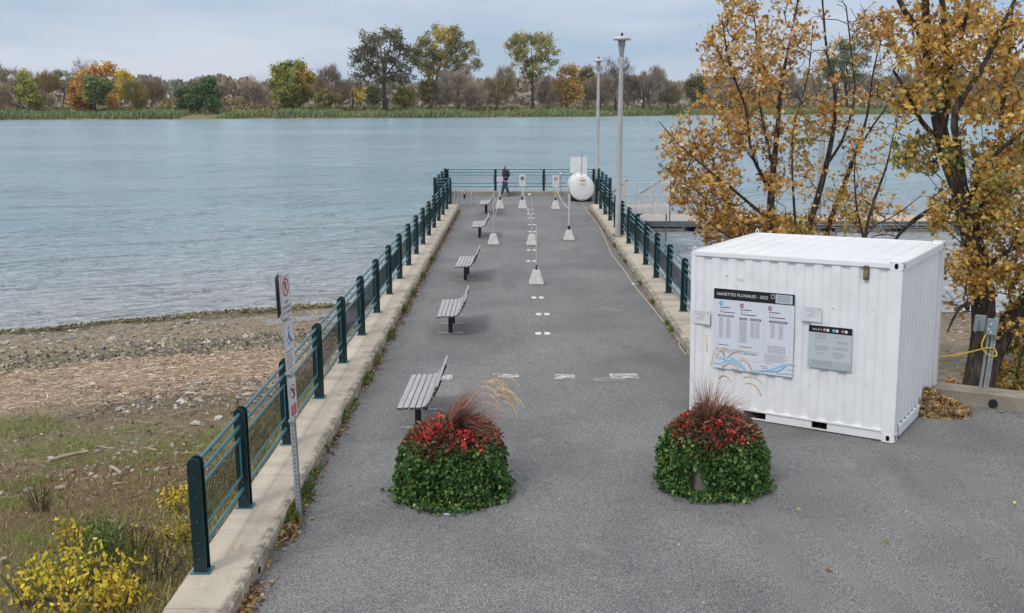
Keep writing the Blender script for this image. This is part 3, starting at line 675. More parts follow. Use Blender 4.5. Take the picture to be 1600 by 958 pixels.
far_tree(938, 410, [(935, 140, 26, 22)], [BB, (.14, .11, .09)], [3, 1], 'brown bare thicket behind the farther lamp post', 'bare', 4, name='shrub', n=70, per=50, grp='bare thickets on the far shore', cat='shrub')
far_tree(962, 450, [(948, 108, 13, 13), (972, 108, 16, 14), (960, 125, 18, 16)], [(.14, .11, .1), BB], [2, 1], 'tall leafless tree between the two lamp posts', 'bare', 3, n=55, per=18, grp='leafless trees on the far shore')
far_tree(1005, 418, [(1008, 138, 30, 22), (985, 142, 18, 20), (1022, 122, 20, 14)], [BB, GB, (.15, .12, .09)], [3, 1, 1], 'wide brown bare thicket right of the nearer lamp post', 'bare', 4, name='shrub', n=100, per=56, grp='bare thickets on the far shore', cat='shrub')
far_tree(1044, 425, [(1044, 145, 18, 16)], [BB, OL], [3, 1], 'lower brown thicket tapering off to the right of the wide one', 'bare', 3, name='shrub', n=50, per=46, grp='bare thickets on the far shore', cat='shrub')
far_tree(1085, 520, [(1086, 137, 14, 20)], [(.15, .14, .05), (.3, .24, .06), DG], [3, 1, 1], 'dark green and gold tree seen left of the orange maple leaves', 'leafy', 3, n=50, per=28, grp=FG)
far_tree(1322, 560, [(1318, 100, 38, 36), (1338, 82, 26, 26), (1300, 120, 24, 24)], [(.23, .23, .1), GG, (.17, .19, .09)], [3, 2, 2], 'large pale green tree seen through the gap between the two maples', 'leafy', 6, n=120, per=30, fs=1.1, grp=FG)
far_tree(1255, 540, [(1245, 130, 34, 26), (1215, 140, 26, 20)], [BB, (.14, .12, .09)], [2, 1], 'brown thicket seen through the left maple', 'bare', 5, name='shrub', n=90, per=46, grp='bare thickets on the far shore', cat='shrub')
far_tree(1392, 560, [(1390, 132, 40, 28), (1430, 128, 30, 26)], [(.17, .15, .08), BB, OL], [2, 2, 1], 'olive-brown tree seen between the maples, right of the pale green one', 'bare', 5, n=100, per=46, grp=FG)
far_tree(1475, 560, [(1470, 128, 40, 26), (1500, 120, 30, 24)], [OL, BB, (.2, .18, .07)], [2, 2, 1], 'olive-brown tree behind the trunk of the right maple', 'bare', 5, n=90, per=46, grp=FG)
far_tree(1570, 560, [(1560, 120, 36, 28), (1600, 125, 36, 28)], [(.22, .22, .09), OL], [2, 2], 'pale olive tree at the right edge behind the right maple', 'leafy', 5, n=90, per=30, fs=1.1, grp=FG)
far_tree(1140, 540, [(1135, 138, 30, 18), (1170, 138, 26, 18)], [BB, OL], [3, 1], 'brown thicket hidden behind the left side of the left maple', 'bare', 4, name='shrub', n=70, per=44, grp='bare thickets on the far shore', cat='shrub')

# far woods: one uncountable mass about 0.8 - 1.1 km away
rgw = np.random.default_rng(5); P = []; Cc = []; Al = []
for k in range(330):
    px = rgw.uniform(-120, 1720); Y = rgw.uniform(780, 1050); rx = rgw.uniform(9, 20)
    ytop = 125 + 4 * math.sin(px * .011 + 1) + 3 * math.sin(px * .05) + rgw.uniform(0, 9) + (4 if 330 < px < 420 else 0) - (6 if px < 90 else 0)
    m_ = 130; v = rgw.normal(size=(m_, 3)); v /= np.linalg.norm(v, axis=1)[:, None]; v *= rgw.uniform(.4, 1, (m_, 1)) ** .6
    c = at(px, (ytop + 150) / 2, Y); sx = rx * Y / F; sz = (150 - ytop) / 2 * Y / F
    P.append(np.array(c)[None] + v * np.array([sx, sx, sz]))
    base_ = np.array([(.29, .235, .19), (.32, .27, .22), (.27, .24, .18), (.36, .285, .19), (.26, .25, .2)])[rgw.integers(5)]
    Cc.append(np.clip(base_ * (1 + rgw.normal(size=(m_, 1)) * .16), .02, .6)); Al.append(v * .6 + np.array([0, 0, .9]))
P = np.concatenate(P); o = cloud('far_woods', P, rgw.uniform(2.5, 5.5, len(P)), np.concatenate(Cc), DRY, None, 'tri', rgw, along=np.concatenate(Al), spread=.8)
tag(o, 'brown leafless woods closing the view on the horizon', 'woods', kind='stuff')
# dense undergrowth band of those woods + yellow sapling row
m_ = 9000; X = rgw.uniform(-620, 620, m_); Yd = rgw.uniform(760, 980, m_); P = np.stack([X * Yd / 850, Yd, 2.0 + rgw.random(m_) ** 1.3 * 12], 1)
o = cloud('far_undergrowth', P, rgw.uniform(3, 6, m_), palette(rgw, m_, [(.27, .22, .17), (.29, .24, .19), (.24, .22, .16)]), DRY, None, 'tri', rgw); tag(o, 'dark undergrowth below the woods on the horizon', 'undergrowth', kind='stuff')
m_ = 3000; pxs = rgw.uniform(250, 425, m_); Yd = rgw.uniform(640, 670, m_)
P = np.array([(at(a, 160, b_).x, b_, 2.0 + rgw.random() * 5.2) for a, b_ in zip(pxs, Yd)])
o = cloud('golden_saplings', P, rgw.uniform(.8, 2.0, m_), palette(rgw, m_, [(.36, .26, .07), (.24, .2, .08), (.2, .14, .09)]), DRY, None, 'tri', rgw); tag(o, 'row of golden saplings in front of the far woods', 'saplings', kind='stuff')

# ================================================================== RAILINGS
def rail_post(parent, x, y, face=0, zt=1.40, z0=.2):
    """two round-topped plates on a foot plate with a web between them"""
    Mx = Matrix.Translation((x, y, 0)) @ Matrix.Rotation(face, 4, 'Z')
    mb = MB(); w_ = .066
    poly = [(-w_, z0 + .012), (w_, z0 + .012), (w_, zt - w_)] + [(w_ * math.cos(a), zt - w_ + w_ * math.sin(a)) for a in [math.pi * k / 8 for k in range(1, 8)]] + [(-w_, zt - w_)]
    mb.prism(poly, -.060, -.048, 0, Mx); mb.prism(poly, .048, .060, 0, Mx)
    mb.box(-.02, .02, -.048, .048, z0 + .012, zt - .05, 0, Mx)
    for z in (z0 + .15, z0 + .32, .75, 1.0, 1.2): mb.box(-.007, .007, -.064, -.06, z - .006, z + .006, 1, Mx)
    for z in (1.33, 1.19): mb.tube([(0, .058, z), (0, .078, z)], .033, 8, 1, M=Mx); mb.tube([(0, -.047, z), (0, .05, z)], .024, 8, 1, M=Mx)
    o = mb.build('post', [GREEN, TEAL, GALV], parent)
    MB().box(-.1, .1, -.085, .085, z0 + .001, z0 + .013, 0, Mx).build('foot_plate', [TEAL], o)
    return o
def rail_run(parent, p, q, posts_between=True, mesh_step=.05, zs=(1.33, 1.19)):
    """rails + infill panel between two posts"""
    p = Vector((*p, 0)); q = Vector((*q, 0)); d = (q - p); Ln = d.length; d.normalize(); Mx = Matrix.Translation(p) @ Matrix.Rotation(math.atan2(d.y, d.x), 4, 'Z')
    a, b_ = .07, Ln - .07
    m = MB()
    for z, r in ((1.05, .017), (.60, .017)): m.tube([(a, 0, z), (b_, 0, z)], r, 6, 0, M=Mx)
    for x in (a + .02, b_ - .02): m.tube([(x, 0, .60), (x, 0, 1.05)], .014, 6, 0, M=Mx)
    x = a + .06
    while x < b_ - .04:
        m.box(x - .0028, x + .0028, -.0028, .0028, .6, 1.05, 1, Mx); x += mesh_step
    for z in (.68, .79, .90, .99): m.box(a, b_, .003, .008, z - .0022, z + .0022, 1, Mx)
    m.build('mesh_panel', [TEAL, GREEN], parent)
def railing(label, posts, group, runs=True):
    e = thing('railing', label, 'railing', (*posts[0], 0), group=group); o_ = Vector((*posts[0], 0)); P_ = [(Vector((*p, 0)) - o_) for p in posts]
    for k, p in enumerate(P_):
        d = P_[min(k + 1, len(P_) - 1)] - P_[max(k - 1, 0)]; rail_post(e, p.x, p.y, math.atan2(d.y, d.x) - math.pi / 2)
    for z, nm in ((1.33, 'rail'), (1.19, 'rail'), (.44, 'rail')):
        m = MB()
        for a, b_ in zip(P_[:-1], P_[1:]): m.tube([(a.x, a.y, z), (b_.x, b_.y, z)], .021, 8)
        m.build(nm, TEAL, e)
    for a, b_ in zip(P_[:-1], P_[1:]): rail_run(e, a[:2], b_[:2], mesh_step=.05 if a.y + o_.y < 25 else .07)
    return e
LP = [(-3.15, 9.17)] + [(-3.15 + .004 * k, 10.78 + 2.162 * k) for k in range(0, 17)]
railing('teal railing along the left kerb of the pier, from the near end to the shoulder', LP, 'railings round the pier')
railing('short railing stepping out round the far left shoulder of the pier', [(-3.13, 45.5), (-3.78, 45.55), (-3.78, 47.6), (-3.78, 49.7), (-3.78, 51.85)], 'railings round the pier')
railing('railing across the far end of the pier behind the walking man', [(-3.66, 51.98), (-1.16, 51.98), (1.36, 51.98), (3.95, 51.98)], 'railings round the pier')
railing('short railing stepping out round the far right shoulder beside the white tank', [(4.22, 51.85), (4.22, 49.6), (4.22, 47.5), (4.22, 45.55), (3.6, 45.5)], 'railings round the pier')
RP = [(3.72, 17.45)] + [(3.72 - .008 * k, 19.6 + 2.162 * k) for k in range(0, 12)]
railing('teal railing along the right kerb of the pier, from behind the white container', RP, 'railings round the pier')

# ================================================================== BENCHES
SLAT = pm('bench_slat', (.43, .41, .415), (.33, .31, .315), 5, .6, bmp=.2, bscale=50, stretch=(6, .4, 1))
SLATE_ = pm('bench_slat_end', (.11, .09, .08), (.07, .055, .05), 12, .8)
def make_bench():
    e = thing('bench', 'x', 'bench', (0, 0, 0), group='slatted benches down the left side of the pier')
    Ln = .9
    prof = [(-.215, .438, -6), (-.125, .446, 0), (-.035, .447, 0), (.055, .449, 4), (.140, .466, 22), (.203, .515, 48), (.247, .585, 62), (.283, .665, 68), (.315, .745, 70)]
    def slats(mb, lst):
        for (x, z, an) in lst:
            Mx = Matrix.Translation((x, 0, z)) @ Matrix.Rotation(-R(an), 4, 'Y')
            mb.box(-.038, .038, -Ln, Ln, -.017, .017, 0, Mx, ch=.006)
            mb.box(-.036, .036, -Ln - .0015, -Ln, -.015, .015, 1, Mx); mb.box(-.036, .036, Ln, Ln + .0015, -.015, .015, 1, Mx)
            for y in (-.47, .47): mb.box(-.006, .006, y - .006, y + .006, .017, .019, 2, Mx)
    m = MB(); slats(m, prof[:5]); m.build('seat', [SLAT, SLATE_, STEEL_D], e)
    m = MB(); slats(m, prof[5:]); m.build('backrest', [SLAT, SLATE_, STEEL_D], e)
    for y in (-.45, .45):
        m = MB(); m.box(-.045, .045, y - .03, y + .03, .012, .40, 0, None, .004)
        pts = [(-.2, .408), (.06, .418), (.16, .44), (.225, .5), (.27, .58), (.34, .74)]
        for (a, b_) in zip(pts[:-1], pts[1:]):
            dx, dz = b_[0] - a[0], b_[1] - a[1]; l = math.hypot(dx, dz); Mx = Matrix.Translation((a[0], y, a[1])) @ Matrix.Rotation(-math.atan2(dz, dx), 4, 'Y')
            m.box(-.005, l + .005, -.025, .025, -.022, .006, 0, Mx)
        lg = m.build('leg', [STEEL_D], e)
        m = MB(); m.box(-.26, .26, y - .035, y + .035, .002, .014, 0)
        for x in (-.22, .22): m.tube([(x, y, .014), (x, y, .04)], .014, 6, 1)
        m.build('foot_plate', [GALV, GALV], lg)
    return e
bl = ['nearest slatted bench, partly hidden behind the flowering planter', 'second slatted bench from the camera, the next one beyond the planter', 'middle slatted bench of the five, two beyond the planter', 'fourth slatted bench, standing left of the concrete-footed poles', 'farthest slatted bench, below the walking man at the pier end']
b0 = make_bench()
for k, (px, py) in enumerate([(655, 668), (704, 520), (728, 438), (749, 372), (759, 334)]):
    o = b0 if k == 0 else copy_tree(b0); c = un(px, py); o.location = (c.x, c.y + .42, 0); o.rotation_euler.z = R([-1, .5, -1.2, 1, 0][k]); o['label'] = bl[k]

# ================================================================== QUEUE POLES IN CONCRETE FEET
FOOTC = pm('cast_concrete', (.62, .61, .59), (.5, .49, .465), 7, .8, bmp=.2, bscale=40)
def text(body, size, M, mat, parent, name='lettering', align='CENTER', ext=.0, width=None):
    cu = bpy.data.curves.new('t', 'FONT'); cu.body = body; cu.size = size; cu.align_x = align; cu.extrude = ext; cu.resolution_u = 3
    ob = bpy.data.objects.new('t', cu); COL.objects.link(ob); bpy.context.view_layer.update()
    me = bpy.data.meshes.new_from_object(ob.evaluated_get(bpy.context.evaluated_depsgraph_get())); bpy.data.objects.remove(ob); bpy.data.curves.remove(cu)
    if width: xs_ = [v.co.x for v in me.vertices]; me.transform(Matrix.Diagonal((width / (max(xs_) - min(xs_)), 1, 1, 1)))
    me.transform(M @ Matrix.Rotation(math.pi / 2, 4, 'X')); me.materials.clear(); me.materials.append(mat); me.name = name
    o = bpy.data.objects.new(name, me); COL.objects.link(o); o.parent = parent; return o
def disc(mb, x, y, z, r, mi, n=20, r_in=0.0, sx=1.0):
    if r_in == 0: mb.add([(x + sx * r * math.cos(2 * math.pi * k / n), y, z + r * math.sin(2 * math.pi * k / n)) for k in range(n)], [tuple(range(n))], mi)
    else:
        vs = [(x + sx * q * math.cos(2 * math.pi * k / n), y, z + q * math.sin(2 * math.pi * k / n)) for q in (r, r_in) for k in range(n)]
        mb.add(vs, [(k, (k + 1) % n, n + (k + 1) % n, n + k) for k in range(n)], mi)
RED = pm('sign_red', (.5, .03, .035), (.42, .025, .03), 8, .5); INK = pm('ink', (.03, .03, .033), (.02, .02, .022), 8, .6); GREY = pm('print_grey', (.3, .3, .31), (.24, .24, .25), 20, .6)
YEL = pm('yellow_tape', (.6, .5, .04), (.5, .4, .03), 20, .6)
PGALV = pm('bright_galvanised', (.56, .57, .58), (.42, .42, .43), 14, .5)
def queue_pole(c, h, r, label, sign=None, tw=.19, bw=.40, bh=.37, thin=False, yel=False):
    e = thing('queue_pole', label, 'pole', (c.x, c.y, 0), (0, 0, R(random.uniform(-5, 5))), 'poles in white concrete feet on the pier')
    bm = bmesh.new(); bmesh.ops.create_cube(bm, size=1)
    for v in bm.verts:
        t = v.co.z > 0; q = tw if t else bw; v.co = Vector((v.co.x * q, v.co.y * q, bh if t else .004))
    bmesh.ops.bevel(bm, geom=bm.edges[:], offset=.022, segments=2, affect='EDGES')
    m = MB(); m.bm(bm, 0); m.build('concrete_foot', FOOTC, e)
    m = MB(); m.tube([(0, 0, bh - .01), (0, 0, h)], r * 1.2, 8); m.build('steel_pole', PGALV, e)
    if not thin: m = MB(); m.tube([(0, 0, bh - .005), (0, 0, bh + .14)], r * 1.3, 8); m.build('sleeve', STEEL_D, e)
    if yel: m = MB(); m.tube([(0, 0, h - .42), (.02, -.01, h - .28)], r * 1.7, 8); m.build('yellow_tie', YEL, e)
    if sign:
        w_, hh_, z = sign[:3]; m = MB(); m.box(-w_ / 2, w_ / 2, -.035, -.028, z - hh_ / 2, z + hh_ / 2, 0); sg = m.build('sign_plate', [WHITE2], e)
        m = MB()
        if sign[3] == 'stop':
            disc(m, 0, -.037, z + .10, .085, 1, r_in=.062); m.box(-.045, .045, -.038, -.036, z + .085, z + .12, 0)
            for k in range(4): m.box(-.08, .08 - .02 * (k % 2), -.038, -.036, z - .05 - .035 * k, z - .042 - .035 * k, 2)
        elif sign[3] == 'dark':
            disc(m, 0, -.037, z + .10, .085, 0); m.box(-.05, .05, -.039, -.037, z + .09, z + .115, 3)
            m.box(.03, .09, -.039, -.038, z + .02, z + .035, 1)
            for k in range(4): m.box(-.08, .08 - .02 * (k % 2), -.038, -.036, z - .05 - .035 * k, z - .042 - .035 * k, 2)
        else:
            for k in range(2): m.box(-.11, .11 - .03 * k, -.038, -.036, z + .03 - .05 * k, z + .042 - .05 * k, 2)
        m.build('printing', [INK, RED, GREY, WHITE2], sg)
    return e
C1 = un(838, 443.5); queue_pole(C1, 1.58, .016, 'nearest concrete-footed pole, thin and unsigned, in the middle of the pier', bw=.42, bh=.38)
C2 = un(771, 382); queue_pole(C2, 1.66, .011, 'concrete-footed thin pole beside the fourth bench', thin=True)
C3 = un(831, 383); queue_pole(C3, 1.6, .011, 'concrete-footed thin pole just behind and left of the nearest one', thin=True)
C4 = un(889, 375); queue_pole(C4, 1.62, .035, 'concrete-footed pole with a thick grey post, rightmost on the pier', tw=.17)
C5 = un(868, 327); queue_pole(C5, 1.1, .03, 'concrete-footed pole with a red-ringed notice and yellow tie, left of the white tank', sign=(.29, .52, 1.28, 'stop'), yel=True, bh=.4)
C6 = un(816, 326); queue_pole(C6, 1.1, .03, 'concrete-footed pole with a black-discs notice, right of the walking man', sign=(.27, .52, 1.28, 'dark'), bh=.4)
C7 = un(781, 326); queue_pole(C7, 1.25, .04, 'concrete-footed pole with a small wide white sign beside the walking man', sign=(.29, .2, 1.35, 'line'), bh=.4)
def rope(name, label, a, b_, sag, r=.012, m=ROPE, cat='rope', grp='ropes between the queue poles'):
    a = Vector(a); b_ = Vector(b_); pts = []
    for k in range(17):
        t = k / 16; p = a.lerp(b_, t); p.z -= sag * 4 * t * (1 - t); pts.append(p)
    o = MB().tube([p - a for p in pts], r, 6).build(name, m, loc=a); tag(o, label, cat, grp)
rope('rope', 'white rope hanging from the red-ringed notice pole to the thick grey pole', (C5.x, C5.y, 1.0), (C4.x, C4.y, 1.1), .15)
rope('rope', 'white rope hanging from the black-disc notice pole toward the thin middle poles', (C6.x, C6.y, .98), (C3.x + .02, C3.y + .02, .9), .25)
rope('rope', 'white rope hanging from the wide white sign pole beside the walking man', (C7.x, C7.y, .9), (C2.x, C2.y, .95), .3, .009)

# ================================================================== FUEL TANK
TNK = pm('tank_white', (.8, .8, .8), (.7, .7, .69), 2.2, .35)
e = thing('fuel_tank', 'white cylindrical tank lying at the far right end of the pier', 'tank', (3.13, 48.4, 0)); tank = e
m = MB(); r = .60; Mx = Matrix.Translation((0, 0, .66)) @ Matrix.Rotation(-math.pi / 2, 4, 'X')
m.lathe([(0.001, -.02), (r * .5, -.016), (r * .93, .0), (r * .985, .015), (r, .05), (r, 2.35), (r * .97, 2.4), (.001, 2.42)], 40, 0, Mx)
m.lathe([(r + .002, .02), (r + .008, .03), (r + .008, .06), (r + .001, .07)], 40, 0, Mx); m.build('tank_shell', TNK, e)
m = MB(); 
for y in (.35, 1.9): m.box(-.55, .5, y - .08, y + .08, .01, .22, 0)
m.build('cradle', STEEL_D, e)
m = MB(); m.tube([(0, .5, 1.25), (0, .5, 2.42)], .028, 8); m.lathe([(.07, 1.24), (.07, 1.3), (.03, 1.31)], 12, 0, Matrix.Translation((0, .5, 0))); m.build('vent_pipe', GALV, e)
m = MB()
for x, y in ((-.3, .7), (.25, .9), (.0, 1.3)): m.lathe([(.05, 1.22), (.05, 1.34), (.001, 1.35)], 10, 0, Matrix.Translation((x, y, -.03)))
m.build('cap', WHITE2, e)
m = MB(); m.box(-.13, .17, -.026, -.022, 1.03, 1.09, 0); m.box(-.05, .12, -.026, -.022, 1.0, 1.015, 1); disc(m, -.03, -.025, .85, .055, 1, r_in=.035); disc(m, .1, -.025, .85, .055, 1, r_in=.035); m.box(-.04, .03, -.026, -.022, 1.16, 1.19, 1); m.build('decal', [pm('decal_gold', (.6, .42, .06)), GREY], e)
m = MB(); m.box(-.05, .05, -.05, -.02, .16, .2); m.build('drain_plug', WHITE2, e)
e = thing('notice_panel', 'blank white square panel standing behind the white tank', 'panel', (3.12, 51.2, 0))
m = MB(); m.box(-.43, .43, -.012, .012, 1.2, 2.02); m.build('panel', WHITE2, e)
m = MB(); [m.box(x - .025, x + .025, .013, .06, .0, 1.95) for x in (-.33, .33)]; m.build('support', GALV, e)
e = thing('standpipe', 'thin grey standpipe clamped to the end railing left of the white tank', 'pipe', (2.22, 51.6, 0))
m = MB(); m.tube([(0, 0, 0), (0, 0, 1.35)], .03, 8); m.build('pipe', GALV, e); m = MB(); m.lathe([(.05, 1.1), (.06, 1.15), (.05, 1.2), (.001, 1.22)], 10); m.build('valve', WHITE2, e); m = MB(); m.tube([(-.22, 0, 1.33), (-.2, 0, 1.42), (.2, 0, 1.42), (.22, 0, 1.33)], .012, 6); m.build('handle', GALV, e)
e = thing('cone_cap', 'small white knob on the end kerb below the railing', 'knob', (.62, 51.6, 0)); m = MB(); m.lathe([(.001, .0), (.07, .01), (.08, .06), (.06, .11), (.001, .14)], 12); m.build('knob', WHITE2, e)

# yellow hose along the right kerb
pts = [un(909, 318), un(918, 330), un(934, 352), un(945, 372), un(957, 398), un(975, 425), un(990, 446), un(1012, 474), un(1040, 505), un(1056, 528), un(1066, 545), un(1074, 556)]
sp = spline([(Vector((p.x + random.uniform(-.03, .03), p.y, .014)), .013) for p in pts], .3)
o = MB().tube([q - pts[0] for q, r in sp], .015, 6).build('hose', YROPE, loc=pts[0]); tag(o, 'yellowish hose running along the foot of the right kerb', 'hose')
c = un(990, 446); o = MB().tube([(-.03, .04, .03), (.03, -.04, .03)], .024, 8).build('hose_coupling', WHITE2, loc=c); o['label'] = 'white coupling joining the yellowish hose halfway'; o['category'] = 'coupling'
# yellow loop by the tank
o = MB().tube([(0, 0, .9), (-.06, -.1, .5), (-.02, -.2, .15), (.1, -.3, .02), (.3, -.6, .02)], .014, 6).build('cable', YROPE, loc=(2.5, 48.6, 0)); tag(o, 'yellow cable drooping beside the left side of the tank', 'cable')

# bike rack
e = thing('bike_rack', 'grey steel bicycle rack at the far left corner of the pier', 'bike rack', (-2.62, 47.3, 0))
m = MB(); [m.tube([(-.6, y, .04), (.55, y, .04)], .022, 6) for y in (-.35, .35)]; m.build('base_frame', GALV, e)
for k in range(7):
    x = -.52 + .16 * k; m = MB(); m.tube([(x, -.35, .04), (x, -.22, .45), (x, -.05, .76), (x, .05, .76), (x, .22, .45), (x, .35, .04)], .016, 6); m.build('hoop', GALV, e)
m = MB(); m.box(.06, .14, -.3, -.25, .3, .5); m.build('padlock', BLACK, e)

# ================================================================== LAMPS
GLS = pm('lantern_glass', (.34, .35, .36), (.24, .25, .26), 3, .3); LID = pm('lantern_lid', (.55, .56, .56), (.42, .43, .43), 6, .5)
def lamp(c, H, head, label, base=.2):
    e = thing('lamp_post', label, 'lamp', (c.x, c.y, base), group='lamp posts on the right side of the pier')
    m = MB(); m.box(-.17, .17, -.17, .17, .001, .03); [m.tube([(x, y, .03), (x, y, .08)], .018, 6) for x in (-.13, .13) for y in (-.13, .13)]; m.build('base_plate', CONC2, e)
    m = MB(); hh_ = H - .64
    m.lathe([(.098, .03), (.098, 1.55), (.092, 1.57), (.09, 3.0), (.07, hh_)], 16, capb=True, capt=True); m.build('pole', POLE, e)
    m = MB(); s_ = head
    m.lathe([(.075, hh_ - .05), (.085, hh_ + .02), (.07, hh_ + .03)], 16)
    for k in range(4):
        a = math.pi / 4 + k * math.pi / 2; c_, q = math.cos(a), math.sin(a)
        m.tube([(.075 * c_, .075 * q, hh_ + .02), (.25 * s_ * c_, .25 * s_ * q, H - .04)], .012, 5)
    hd = m.build('lantern_frame', POLE, e)
    m = MB(); m.lathe([(.06, hh_ + .03), (.21 * s_, H - .32 * s_), (.225 * s_, H - .05)], 8, smooth=False); m.build('lantern_glass', GLS, hd)
    m = MB(); m.lathe([(.23 * s_, H - .06), (.52 * s_, H - .05), (.54 * s_, H - .01), (.5 * s_, H + .035), (.3 * s_, H + .075), (.001, H + .09)], 24); m.build('canopy', LID, e)
    if s_ < .9: m = MB(); m.lathe([(.03, H + .08), (.05, H + .12), (.03, H + .18), (.001, H + .2)], 10); m.build('finial', STEEL_D, e)
lamp(un(965, 369, .2), 6.66, .58, 'nearer tall grey lamp post on the right kerb with a wide flat canopy')
lamp(Vector((4.12, 51.98, 0)), 6.62, .48, 'farther grey lamp post beyond the end of the pier, left of the nearer one', base=.22)
# ================================================================== SIGN POST
SIGNW = pm('sign_white', (.62, .62, .62), (.55, .55, .55), 10, .45); ALU = pm('sign_back', (.12, .115, .11), (.08, .08, .08), 5, .5); SBLUE = pm('sign_blue', (.08, .2, .4), (.07, .17, .35), 8, .5)
BETA = R(83)
e = thing('sign_post', 'perforated steel post carrying three stacked plates, a red no-parking sign on top', 'sign post', (-2.545, 10.82, .0), (R(.5), R(-1.2), 0))
m = MB(); m.box(-.022, .022, -.004, 0, 0, 2.92); [m.box(s * .022 - .002, s * .022 + .002, 0, .028, 0, 2.92) for s in (-1, 1)]; m.box(-.036, -.022, .026, .03, 0, 2.92); m.box(.022, .036, .026, .03, 0, 2.92)
z = .06
while z < 2.8: m.box(-.006, .006, -.006, -.004, z, z + .014, 1); z += .05
m.build('channel', [GALV, BLACK], e)
def plate(zc, w_, hh_, beta=BETA, off=.03, back=False, nm='sign_plate', ux=0.0, mat=None):
    Mx = Matrix.Translation((0, 0, zc)) @ Matrix.Rotation(beta, 4, 'Z') @ Matrix.Translation((ux, -off, 0))
    rr = .03; poly = []
    for cx, cz, a0 in ((w_ / 2 - rr, hh_ / 2 - rr, 0), (-w_ / 2 + rr, hh_ / 2 - rr, 90), (-w_ / 2 + rr, -hh_ / 2 + rr, 180), (w_ / 2 - rr, -hh_ / 2 + rr, 270)):
        for k in range(5): a = R(a0 + 22.5 * k); poly.append((cx + rr * math.cos(a), cz + rr * math.sin(a)))
    m = MB(); m.prism(poly, 0, .003, 0, Mx)
    k = .93; m.prism([(x * k, z * (1 - (1 - k) * w_ / hh_)) for x, z in poly], -.0012, 0, 1, Mx); k2 = .90
    m.prism([(x * k2, z * (1 - (1 - k2) * w_ / hh_)) for x, z in poly], -.0024, -.0012, 0, Mx)
    return m.build(nm, [mat or SIGNW, ALU], e), Mx
p1, M1 = plate(2.68, .31, .48)
m = MB(); disc(m, 0, -.0035, .105, .105, 0, 28, r_in=.082); Q = M1
m.box(-.035, -.015, -.0036, -.0026, .045, .165, 1); 
mb2 = [(.012, .14, .028)]
for k in range(10):
    a0 = -math.pi / 2 + math.pi * k / 10; a1 = a0 + math.pi / 10
    m.add([(-.005 + r_ * math.cos(a) * 1.15, -.0036, .133 + r_ * math.sin(a)) for a, r_ in ((a0, .032), (a1, .032), (a1, .014), (a0, .014))], [(0, 1, 2, 3)], 1)
m.add([(x * math.cos(R(45)) + z * math.sin(R(45)), -.0042, .105 - x * math.sin(R(45)) + z * math.cos(R(45))) for x, z in ((-.09, -.009), (.09, -.009), (.09, .009), (-.09, .009))], [(0, 1, 2, 3)], 0)
me = m.build('no_parking_symbol', [RED, INK], p1); me.data.transform(M1)
for k, tx in enumerate(('SAUF', 'VÉHICULES', 'AUTORISÉS')): text(tx, .052, M1 @ Matrix.Translation((0, -.004, -.075 - .06 * k)), INK, p1)
p1b, _ = plate(2.70, .30, .47, beta=R(80) - math.pi + R(16), off=.05, nm='back_plate', mat=ALU, ux=.06)
p2, M2 = plate(2.115, .30, .60)
m = MB(); m.tube([(0, -.005, .17), (-.01, -.005, .13), (.0, -.005, .08), (.05, -.005, .08), (.07, -.005, .03)], .008, 5, 0); disc(m, 0, -.004, .205, .018, 0); disc(m, .0, -.004, .07, .055, 0, r_in=.043)
for k in range(7): m.box(-.11, .11 - .025 * ((k * 7) % 4), -.0036, -.0026, -.06 - .032 * k, -.052 - .032 * k, 1)
o = m.build('wheelchair_symbol', [SBLUE, INK], p2); o.data.transform(M2)
p3, M3 = plate(1.50, .23, .50)
m = MB(); disc(m, 0, -.0035, .08, .085, 0, 28, r_in=.07); m.add([(x * .707 + z * .707, -.0042, .08 - x * .707 + z * .707) for x, z in ((-.075, -.006), (.075, -.006), (.075, .006), (-.075, .006))], [(0, 1, 2, 3)], 0)
m.tube([(-.03, -.004, .13), (0, -.004, .08), (.035, -.004, .04), (.0, -.004, .01)], .009, 5, 1); m.tube([(0, -.004, .08), (.03, -.004, .1)], .008, 5, 1)
m.box(-.08, .08, -.0036, -.0026, -.19, -.07, 0)
for k in range(3): m.box(-.06, .06 - .02 * (k % 2), -.0046, -.0036, -.095 - .032 * k, -.087 - .032 * k, 2)
m.box(-.03, .03, -.0036, -.0026, -.225, -.21, 1)
o = m.build('prohibition_symbol', [RED, INK, SIGNW], p3); o.data.transform(M3)
m = MB(); [m.box(-.04, .04, -.03, .032, z, z + .02) for z in (2.42, 1.78, 1.22)]; m.build('clamp', GALV, e)

# ================================================================== CONTAINER
CL, CW_, CHT = 3.1307, 2.662, 2.5725
CX, CY, CT, CB = 2.7223, 15.0949, -.6004, -.0254
ct = thing('shipping_container', 'white corrugated steel container with notices on its front', 'container', (CX, CY, 0), (0, CB, CT))
def cmat():
    m, t, b = newmat('container_white'); b.inputs['Roughness'].default_value = .36
    n = noise(t, 1.1, 5, .6); r = ramp(t, n.outputs['Fac'], [(.3, (.72, .73, .735)), (.65, (.79, .795, .80))])
    s = noise(t, 9, 7, .75, stretch=(2.2, 2.2, .35)); sr = ramp(t, s.outputs['Fac'], [(.6, (0, 0, 0)), (.72, (.42, .42, .42))])
    c = mix(t, sr.outputs[0], r.outputs[0], (.45, .42, .38))
    q = noise(t, 26, 4, .6); qr = ramp(t, q.outputs['Fac'], [(.695, (0, 0, 0)), (.74, (.9, .9, .9))]); c = mix(t, qr.outputs[0], c, (.22, .17, .13))
    t.links.new(c, b.inputs['Base Color']); bump(t, b, noise(t, 3.2, 3, .5).outputs['Fac'], .35, .03); return m
CWH = cmat(); CROOF = CWH
